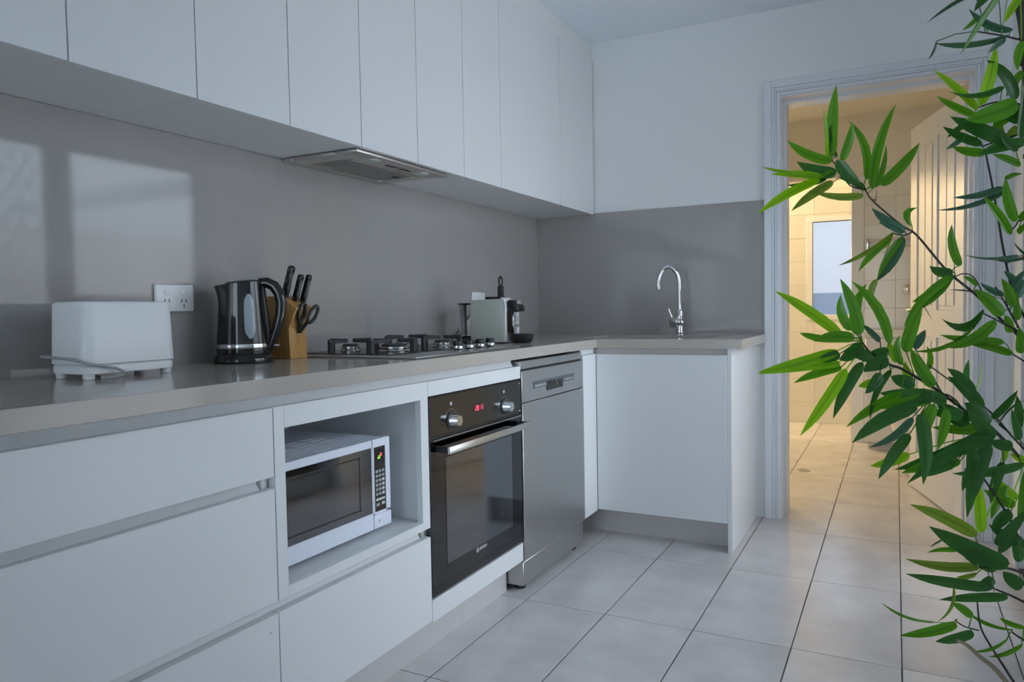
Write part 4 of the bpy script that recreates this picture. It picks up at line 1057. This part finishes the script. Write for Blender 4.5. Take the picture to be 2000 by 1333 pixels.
    ((1868,1128,731), (1831,1107,760), (1790,1085,775), (4.7,-1.2,7.3), (1870,1127,690), 'o', 18),
    ((1905,1145,691), (1856,1113,715), (1812,1084,749), (5.6,1.3,10.8), (1892,1150,685), 'd', 18),
    ((1894,1151,684), (1867,1124,702), (1844,1108,721), (4.5,2.4,8.8), (1892,1150,685), 'd', 18),
    ((1871,1139,688), (1826,1103,687), (1785,1084,703), (-3.2,7.3,4.0), (1876,1133,689), 'o', 18),
    ((1886,1123,666), (1834,1079,679), (1785,1041,697), (2.9,-2.3,8.0), (1889,1147,658), 'd', 19),
    ((1906,1155,646), (1866,1145,644), (1826,1134,637), (0.9,-2.1,7.5), (1900,1162,650), 'd', 19),
    ((1847,1145,608), (1797,1126,594), (1757,1108,631), (4.7,-7.0,4.0), (1848,1146,606), 'm', 20),
    ((1846,1122,612), (1813,1104,599), (1779,1095,595), (-3.2,4.6,4.1), (1848,1146,606), 'm', 20),
    ((1866,1132,600), (1844,1119,591), (1821,1112,588), (-2.0,1.1,5.9), (1858,1151,599), 'd', 20),
    ((1842,1123,660), (1847,1130,627), (1823,1121,611), (-2.4,-5.3,2.4), (1889,1147,658), 'o', 19),
    ((1866,1156,612), (1855,1152,625), (1841,1150,630), (2.9,1.3,4.6), (1862,1153,598), 'm', 20),
    ((1917,1203,585), (1887,1188,588), (1864,1175,610), (4.1,-4.8,3.5), (1916,1202,583), 'm', 21),
    ((1909,1176,583), (1893,1173,561), (1869,1169,560), (0.1,-4.2,5.0), (1916,1202,583), 'm', 21),
    ((1931,1221,560), (1913,1210,544), (1890,1202,543), (-0.4,-2.9,5.2), (1930,1227,566), 'm', 21),
    ((1936,1246,575), (1919,1245,575), (1906,1242,586), (2.8,-1.7,4.1), (1933,1236,561), 'm', 21),
    ((1847,1150,702), (1829,1147,705), (1812,1142,697), (1.5,-3.3,4.6), (1870,1127,690), 'm', 18),
    ((1830,1142,717), (1822,1137,713), (1815,1133,708), (-0.1,-2.8,2.5), (1870,1127,690), 'b', 18),
    ((1896,1198,703), (1917,1204,724), (1932,1214,751), (5.8,3.5,-6.2), (1911,1235,742), 'd', 6),
    ((1931,1224,640), (1917,1218,649), (1907,1219,660), (5.5,2.1,7.2), (1928,1237,657), 'd', 18),
    ((1937,1252,693), (1911,1238,703), (1890,1223,724), (3.9,0.5,6.3), (1930,1266,701), 'd', 6),
    ((1870,1149,674), (1858,1141,669), (1846,1135,671), (0.3,-1.9,4.5), (1882,1140,688), 'o', 18),
    ((1888,1136,675), (1878,1134,666), (1868,1133,655), (-4.3,-0.2,5.4), (1884,1142,687), 'd', 18),
    ((1929,1247,668), (1929,1247,694), (1919,1246,717), (7.0,2.0,1.5), (1935,1274,689), 'd', 6),
    ((1931,1383,1141), (1916,1376,1175), (1891,1358,1200), (5.0,4.3,4.6), (1931,1393,1146), 'm', 22),
    ((1936,1375,1160), (1920,1363,1191), (1920,1355,1225), (6.9,1.8,1.6), (1940,1378,1160), 'm', 22),
    ((1922,1371,1225), (1932,1376,1234), (1945,1383,1233), (2.8,-3.1,-3.2), (1941,1376,1161), 'm', 22),
    ((1925,1417,1212), (1880,1388,1182), (1827,1345,1182), (-3.9,5.4,3.7), (1911,1418,1212), 'b', 3),
    ((1923,1417,1219), (1890,1403,1202), (1852,1380,1204), (-3.6,4.6,5.4), (1911,1419,1216), 'b', 3),
    ((1939,1375,1108), (1901,1340,1096), (1863,1312,1109), (-3.6,7.2,2.8), (1925,1391,1101), 'b', 3),
    ((1950,1380,1104), (1930,1376,1098), (1909,1372,1102), (2.4,-4.9,3.0), (1926,1389,1096), 'b', 3),
    ((1948,1368,1108), (1938,1363,1116), (1932,1359,1127), (1.0,4.2,2.5), (1926,1389,1096), 'b', 3),
    ((1937,1364,1141), (1943,1367,1148), (1948,1369,1155), (3.0,2.5,-3.4), (1944,1373,1161), 'm', 22),
    ((1940,1366,1161), (1944,1367,1168), (1947,1367,1176), (3.6,2.7,-2.6), (1945,1372,1161), 'm', 22),
    ((1927,1343,1044), (1931,1338,1067), (1945,1342,1084), (5.0,2.2,-3.0), (1920,1318,1029), 'b', 13),
    ((1935,1347,1042), (1940,1347,1057), (1946,1349,1072), (5.8,1.1,-2.5), (1923,1321,1022), 'b', 13),
    ((1882,1320,1062), (1874,1318,1072), (1863,1313,1076), (1.7,1.8,3.5), (1876,1318,1052), 'm', 1),
    ((1919,1350,1048), (1900,1340,1052), (1887,1339,1067), (1.6,2.3,4.8), (1920,1318,1029), 'b', 13),
    ((1916,1348,1041), (1880,1315,1056), (1843,1296,1056), (-3.4,7.4,2.0), (1920,1318,1029), 'b', 13),
    ((1934,1333,1009), (1936,1334,1026), (1930,1335,1042), (5.6,1.6,0.6), (1933,1331,1005), 'm', 13),
    ((1924,1328,990), (1925,1327,1005), (1917,1323,1017), (6.4,2.2,1.8), (1936,1334,998), 'm', 13),
    ((1938,1333,959), (1941,1333,979), (1936,1332,998), (7.1,3.0,0.2), (1951,1345,972), 'm', 13),
    ((1920,1316,1506), (1882,1275,1447), (1853,1251,1390), (-1.8,-7.9,3.9), (1910,1327,1431), 'm', 9),
    ((1906,1331,1503), (1885,1311,1488), (1873,1299,1463), (-4.1,-2.4,4.9), (1910,1327,1431), 'd', 9),
    ((1876,1315,1496), (1840,1295,1479), (1811,1278,1451), (2.3,-7.0,2.2), (1888,1304,1431), 'b', 9),
    ((1924,1337,1438), (1888,1304,1436), (1866,1292,1466), (4.0,-5.3,2.3), (1920,1339,1431), 'b', 9),
    ((1918,1334,1430), (1870,1293,1407), (1822,1258,1414), (3.9,-7.8,2.3), (1916,1335,1431), 'b', 9),
    ((1825,1285,1425), (1823,1285,1410), (1814,1283,1399), (-0.9,-4.2,1.5), (1874,1288,1431), 'b', 9),
    ((1916,1333,1426), (1902,1320,1417), (1892,1309,1403), (-1.8,-2.7,3.7), (1915,1333,1431), 'b', 9),
    ((1937,1358,1494), (1925,1357,1478), (1917,1357,1458), (-5.1,-0.1,2.7), (1939,1362,1431), 'y', 9),
    ((1940,1356,1426), (1930,1341,1403), (1932,1339,1379), (-5.7,1.1,0.7), (1937,1359,1430), 'm', 9),
    ((1881,1316,1462), (1872,1308,1447), (1858,1298,1438), (-4.0,3.4,2.1), (1892,1308,1431), 'm', 9),
    ((1886,1347,1337), (1902,1345,1377), (1905,1349,1424), (8.0,-0.7,-1.7), (1887,1357,1336), 'y', 10),
    ((1883,1345,1331), (1854,1313,1360), (1822,1290,1384), (3.9,3.9,5.7), (1885,1357,1336), 'y', 10),
    ((1879,1354,1325), (1851,1342,1336), (1827,1329,1355), (2.2,2.8,6.2), (1885,1357,1336), 'm', 10),
    ((1916,1352,1362), (1880,1319,1334), (1841,1294,1351), (-2.5,4.0,5.2), (1912,1358,1340), 'd', 10),
    ((1932,1360,1342), (1926,1359,1383), (1893,1345,1403), (6.9,-2.4,3.8), (1931,1359,1336), 'd', 10),
    ((1932,1336,1331), (1898,1304,1309), (1862,1278,1303), (-3.3,-2.1,13.1), (1931,1359,1336), 'm', 10),
    ((1936,1361,1332), (1916,1349,1316), (1900,1335,1295), (-6.7,-1.5,7.5), (1936,1361,1335), 'm', 10),
    ((1920,1328,1276), (1881,1310,1291), (1844,1304,1316), (3.6,3.3,11.1), (1915,1357,1283), 'd', 11),
    ((1888,1345,1278), (1859,1328,1286), (1835,1314,1304), (2.5,2.5,7.0), (1889,1357,1276), 'd', 11),
    ((1893,1347,1265), (1869,1338,1264), (1848,1327,1275), (0.9,1.1,6.9), (1889,1357,1276), 'm', 11),
    ((1943,1339,1273), (1910,1327,1271), (1880,1309,1255), (-2.2,-0.5,8.0), (1937,1359,1289), 'd', 11),
    ((1938,1347,1241), (1919,1326,1250), (1899,1313,1255), (1.6,1.7,5.7), (1925,1358,1286), 'm', 11),
    ((1864,1333,1289), (1853,1325,1277), (1839,1323,1271), (-3.2,1.8,2.8), (1889,1357,1276), 'b', 11),
    ((1867,1324,1306), (1852,1318,1299), (1841,1315,1287), (-1.4,-2.9,4.0), (1889,1357,1276), 'd', 11),
    ((1938,1372,1300), (1929,1369,1294), (1921,1365,1288), (-3.0,-3.3,6.6), (1944,1363,1290), 'o', 11),
    ((1936,1336,1279), (1943,1344,1321), (1944,1356,1367), (7.1,6.0,-1.1), (1932,1359,1288), 'd', 11),
    ((1915,1371,1294), (1912,1370,1306), (1908,1371,1319), (6.2,4.4,2.3), (1920,1358,1285), 'o', 11),
    ((1871,1206,909), (1857,1193,932), (1836,1181,946), (4.3,4.4,6.1), (1861,1198,884), 'd', 4),
    ((1893,1181,854), (1873,1168,870), (1859,1159,893), (6.1,3.3,6.7), (1872,1211,875), 'd', 4),
    ((1887,1144,855), (1862,1122,856), (1840,1107,846), (-1.3,-1.1,7.9), (1883,1198,855), 'd', 17),
    ((1853,1150,884), (1835,1142,891), (1817,1135,889), (1.2,0.3,8.8), (1842,1174,906), 'd', 16),
    ((1834,1135,895), (1831,1124,868), (1822,1111,844), (-6.4,-4.7,2.2), (1818,1144,907), 'm', 16),
    ((1844,1143,823), (1822,1125,819), (1804,1110,807), (-3.3,0.4,6.9), (1883,1198,855), 'd', 17),
    ((1875,1170,830), (1859,1154,810), (1853,1152,783), (-6.2,-4.1,3.9), (1883,1198,855), 'd', 17),
    ((1907,1220,813), (1894,1211,786), (1891,1209,756), (-6.7,-3.1,2.4), (1904,1244,846), 'd', 17),
    ((1918,1234,742), (1903,1226,731), (1895,1224,713), (-6.3,-1.4,5.9), (1911,1235,742), 'd', 6),
    ((1923,1224,716), (1908,1210,705), (1900,1205,687), (-6.3,-3.4,5.8), (1918,1246,728), 'd', 6),
    ((1914,1256,773), (1902,1253,750), (1896,1255,723), (-5.8,-0.3,2.4), (1907,1229,748), 'm', 6),
    ((1818,1179,928), (1805,1177,942), (1799,1174,960), (4.9,3.5,3.8), (1827,1163,915), 'm', 4),
    ((1834,1142,905), (1817,1125,911), (1804,1117,923), (2.6,3.3,7.2), (1822,1150,909), 'd', 16),
    ((1936,1315,831), (1933,1312,855), (1926,1314,877), (5.7,1.9,1.4), (1959,1337,798), 'd', 5),
    ((1928,1320,1029), (1924,1318,1052), (1911,1308,1071), (6.3,3.0,3.0), (1922,1320,1026), 'm', 13),
    ((1939,1350,1059), (1929,1341,1073), (1917,1336,1083), (3.5,1.4,3.9), (1918,1316,1033), 'b', 13),
    ((1939,1350,1308), (1924,1343,1319), (1908,1331,1323), (4.6,0.3,9.1), (1936,1361,1335), 'd', 10),
    ((1934,1334,1264), (1919,1322,1270), (1910,1318,1285), (4.4,4.1,7.0), (1925,1358,1286), 'd', 11),
    ((1942,1366,1384), (1928,1364,1368), (1921,1365,1348), (-4.5,-2.3,3.5), (1939,1362,1334), 'm', 10),
    ((1745,1087,965), (1733,1076,972), (1720,1066,973), (1.4,1.8,7.8), (1743,1108,971), 'd', 4),
    ((1755,1091,945), (1749,1088,929), (1737,1084,918), (-5.5,-1.0,4.1), (1756,1115,961), 'd', 4),
    ((2038,1532,892), (2084,1543,851), (2113,1563,787), (-6.4,-5.9,-6.5), (2003,1431,902), 'd', 24),
    ((1980,1344,755), (2009,1356,777), (2044,1382,789), (3.8,1.3,-8.3), (2002,1424,755), 'm', 24),
    ((1970,1382,955), (2015,1397,981), (2065,1416,985), (3.1,-1.1,-8.6), (2002,1431,938), 'o', 24),
    ((2014,1476,1487), (2068,1527,1517), (2111,1559,1559), (5.6,-5.4,-3.9), (1990,1435,1498), 'm', 24),
    ((2014,1539,602), (2066,1576,570), (2123,1605,571), (-4.3,5.0,-6.6), (2000,1416,609), 'y', 24),
    ((2035,1468,1350), (2058,1481,1384), (2093,1512,1409), (7.1,0.8,-7.5), (1994,1434,1333), 'd', 24),
    ((1998,1366,1229), (2033,1394,1200), (2077,1431,1188), (-5.3,3.7,-5.7), (1996,1434,1231), 'd', 24),
    ((1989,1438,821), (2029,1466,821), (2058,1490,850), (4.2,0.5,-9.4), (2003,1428,829), 'd', 24),
    ((1989,1493,644), (2036,1522,663), (2089,1562,647), (-2.6,5.7,-5.5), (2000,1418,645), 'm', 24),
    ((2025,1389,905), (2070,1412,921), (2120,1454,937), (4.3,-3.5,-6.6), (2003,1431,902), 'd', 24),
    ((2010,1495,1302), (2052,1533,1275), (2092,1565,1242), (-6.7,4.0,-5.6), (1995,1434,1300), 'm', 24),
    ((2005,1448,1338), (2028,1447,1363), (2063,1461,1368), (3.1,2.3,-7.9), (1994,1434,1333), 'y', 24),
    ((1974,1369,1216), (2006,1377,1246), (2047,1393,1259), (3.6,3.2,-8.9), (1996,1434,1231), 'm', 24),
    ((2030,1583,1510), (2060,1595,1551), (2103,1623,1583), (2.2,6.2,-5.7), (1990,1435,1498), 'y', 24),
    ((1994,1544,1120), (2019,1564,1162), (2060,1594,1184), (6.8,1.4,-7.8), (1998,1433,1121), 'y', 24),
    ((1999,1535,958), (2036,1542,971), (2071,1546,954), (-2.1,3.1,-7.6), (2001,1431,975), 'd', 24),
    ((2024,1584,1268), (2075,1613,1217), (2124,1630,1165), (-6.1,-0.1,-6.1), (1995,1434,1267), 'y', 24),
    ((1993,1459,1226), (2016,1452,1188), (2042,1455,1154), (-6.0,-4.5,-6.1), (1996,1434,1231), 'm', 24),
    ((2005,1422,898), (2039,1439,909), (2061,1447,940), (4.2,2.6,-7.8), (2003,1431,902), 'd', 24),
    ((2022,1463,1490), (2056,1487,1476), (2090,1510,1465), (-0.1,-5.0,-5.9), (1990,1435,1498), 'y', 24),
    ((2018,1534,1276), (2054,1546,1245), (2092,1549,1222), (-5.0,-2.0,-9.4), (1995,1434,1267), 'd', 24),
    ((2020,1506,637), (2059,1528,641), (2098,1543,648), (-1.1,3.9,-7.0), (2000,1418,645), 'y', 24),
    ((2006,1476,704), (2053,1506,657), (2112,1546,628), (-0.5,-7.2,-5.8), (2001,1422,719), 'o', 24),
    ((2004,1415,644), (2035,1425,659), (2072,1450,651), (0.3,1.2,-10.4), (2000,1418,645), 'd', 24),
    ((2017,1484,547), (2063,1508,505), (2122,1562,471), (0.1,-6.9,-5.0), (1999,1412,535), 'd', 24),
    ((2031,1434,1013), (2076,1434,984), (2129,1454,985), (0.9,-5.0,-5.9), (2000,1432,1011), 'm', 24),
    ((2010,1512,1405), (2049,1528,1436), (2096,1540,1437), (3.1,0.6,-8.2), (1992,1434,1399), 'd', 24),
    ((2003,1514,484), (2050,1539,518), (2099,1579,550), (2.2,5.4,-7.0), (1998,1410,499), 'd', 24),
    ((2006,1486,1069), (2047,1494,1068), (2080,1506,1036), (-3.6,-0.9,-9.7), (1999,1432,1085), 'd', 24),
    ((2050,1535,517), (2095,1554,488), (2143,1581,460), (-3.8,-4.1,-9.7), (1999,1412,535), 'd', 24),
    ((2006,1449,1456), (2058,1458,1435), (2108,1467,1410), (-2.8,-0.4,-9.1), (1990,1434,1465), 'o', 24),
    ((2012,1455,962), (2044,1483,990), (2084,1507,1000), (5.1,-2.6,-6.7), (2001,1431,975), 'm', 24),
    ((2014,1540,907), (2037,1537,929), (2057,1545,956), (6.0,0.9,-6.4), (2003,1431,902), 'm', 24),
    ((2037,1500,1220), (2093,1524,1219), (2151,1556,1217), (-1.4,2.5,-8.0), (1996,1434,1231), 'y', 24),
    ((2057,1579,1167), (2096,1590,1149), (2140,1621,1132), (-4.2,-0.6,-10.6), (1998,1433,1158), 'd', 24),
    ((2030,1459,1532), (2053,1474,1494), (2082,1489,1461), (0.3,-9.1,-2.7), (1989,1435,1531), 'd', 24),
    ((1968,1381,1290), (2012,1421,1302), (2056,1450,1296), (1.1,-1.8,-7.6), (1995,1434,1300), 'd', 24),
    ((1987,1391,739), (2034,1417,764), (2081,1457,792), (-0.4,7.3,-5.9), (2001,1422,719), 'd', 24),
    ((2049,1561,1009), (2078,1562,980), (2098,1564,940), (-1.1,-7.8,-3.6), (2000,1432,1011), 'y', 24),
    ((1997,1472,1208), (2038,1488,1198), (2079,1501,1195), (-0.6,-1.3,-9.2), (1997,1433,1194), 'm', 24),
    ((2018,1532,1580), (2057,1555,1611), (2101,1596,1645), (0.1,7.0,-5.5), (1988,1435,1564), 'o', 24),
    ((2022,1517,1111), (2066,1525,1092), (2108,1539,1067), (-2.6,-3.9,-9.6), (1998,1433,1121), 'd', 24),
    ((2041,1551,822), (2100,1594,832), (2161,1649,805), (1.4,-4.1,-6.9), (2003,1428,829), 'o', 24),
    ((2005,1522,1106), (2035,1548,1067), (2066,1573,1030), (-4.8,-4.3,-5.0), (1998,1433,1121), 'd', 24),
    ((2012,1426,528), (2050,1458,519), (2084,1483,496), (-2.9,-0.2,-8.7), (1999,1412,535), 'm', 24),
    ((2004,1351,740), (2055,1390,698), (2112,1436,666), (-4.8,-1.6,-8.6), (2001,1422,719), 'm', 24),
]

plant = thing('potted_bamboo', 'tall artificial bamboo plant with long green leaves at the right', 'plant', (1.985, 1.335, 0))
pot = MB().lathe([(.105, 0), (.11, .005), (.135, .26), (.142, .265), (.142, .285), (.130, .285), (.126, .25)], (1.985, 1.335, 0), 36).build('pot', 'pot', plant)
MB().lathe([(.125, 0), (.06, .012), (.001, .015)], (1.985, 1.335, .245), 24, caps=False).build('soil', 'soil', plant)
def smooth_path(P, n=4):
    out = []
    m = len(P)
    for i in range(m - 1):
        p0, p1, p2, p3 = P[max(i - 1, 0)], P[i], P[i + 1], P[min(i + 2, m - 1)]
        for k in range(n):
            t = k / n
            out.append(.5 * ((2 * p1) + (-p0 + p2) * t + (2 * p0 - 5 * p1 + 4 * p2 - p3) * t * t + (-p0 + 3 * p1 - 3 * p2 + p3) * t ** 3))
    out.append(P[-1]); return out
branch = []
for pts, r0, r1, kind in BRANCHES:
    P = smooth_path([Vector(p) / 1000 for p in pts])
    rs = [(r0 + (r1 - r0) * i / (len(P) - 1)) / 1000 for i in range(len(P))]
    mb = MB().tube(P, rs, 8)
    if kind == 'trunk':
        for q in range(4, len(P) - 2, 6):
            mb.tube([P[q], P[q] + (P[q + 1] - P[q]).normalized() * .006], rs[q] * 1.18, 8)
    branch.append(mb.build({'trunk': 'trunk', 'tan': 'branch', 'b': 'branch'}[kind], {'trunk': 'trunk', 'tan': 'stem_tan', 'b': 'stem_dark'}[kind], plant))
PROFW = [(0, .30), (.05, .72), (.14, .95), (.30, 1.0), (.50, .96), (.68, .80), (.82, .54), (.93, .23), (1.0, .012)]
for B, M_, T, W, Q, kind, br in LEAVES:
    B, M_, T, W, Q = Vector(B) / 1000, Vector(M_) / 1000, Vector(T) / 1000, Vector(W) / 1000, Vector(Q) / 1000
    vs = []; fs = []
    for t, w in PROFW:
        c = B * (1 - t) ** 2 + M_ * 2 * t * (1 - t) + T * t * t
        tan = ((M_ - B) * (1 - t) + (T - M_) * t).normalized()
        wv = (W - tan * W.dot(tan)); n = tan.cross(wv)
        if n.length > 1e-9: n.normalize()
        if n.dot(Vector((1.7734, 0, 1.0369)) - c) < 0: n = -n
        s = W.length * w
        vs += [c - wv * w, c - wv * w * .5 - n * s * .10, c - n * s * .24, c + wv * w * .5 - n * s * .10, c + wv * w]
    for k in range(len(PROFW) - 1):
        for i in range(4): fs.append([k * 5 + i, k * 5 + i + 1, k * 5 + 6 + i, k * 5 + 5 + i])
    mb = MB().add(vs, fs)
    if (B - Q).length > .001: mb.tube([B + (T - B) * .02, (B + Q) / 2 + Vector((0, 0, .003)), Q], .0008, 5)
    n_blade = len(vs)
    o = mb.build('leaf', 'leaf_' + kind, branch[br], smooth='raw')
    at_rib = o.data.attributes.new('rib', 'FLOAT', 'POINT')
    for q in range(n_blade): at_rib.data[q].value = 1.0 if q % 5 == 2 else (.5 if q % 5 in (1, 3) else 0.0)
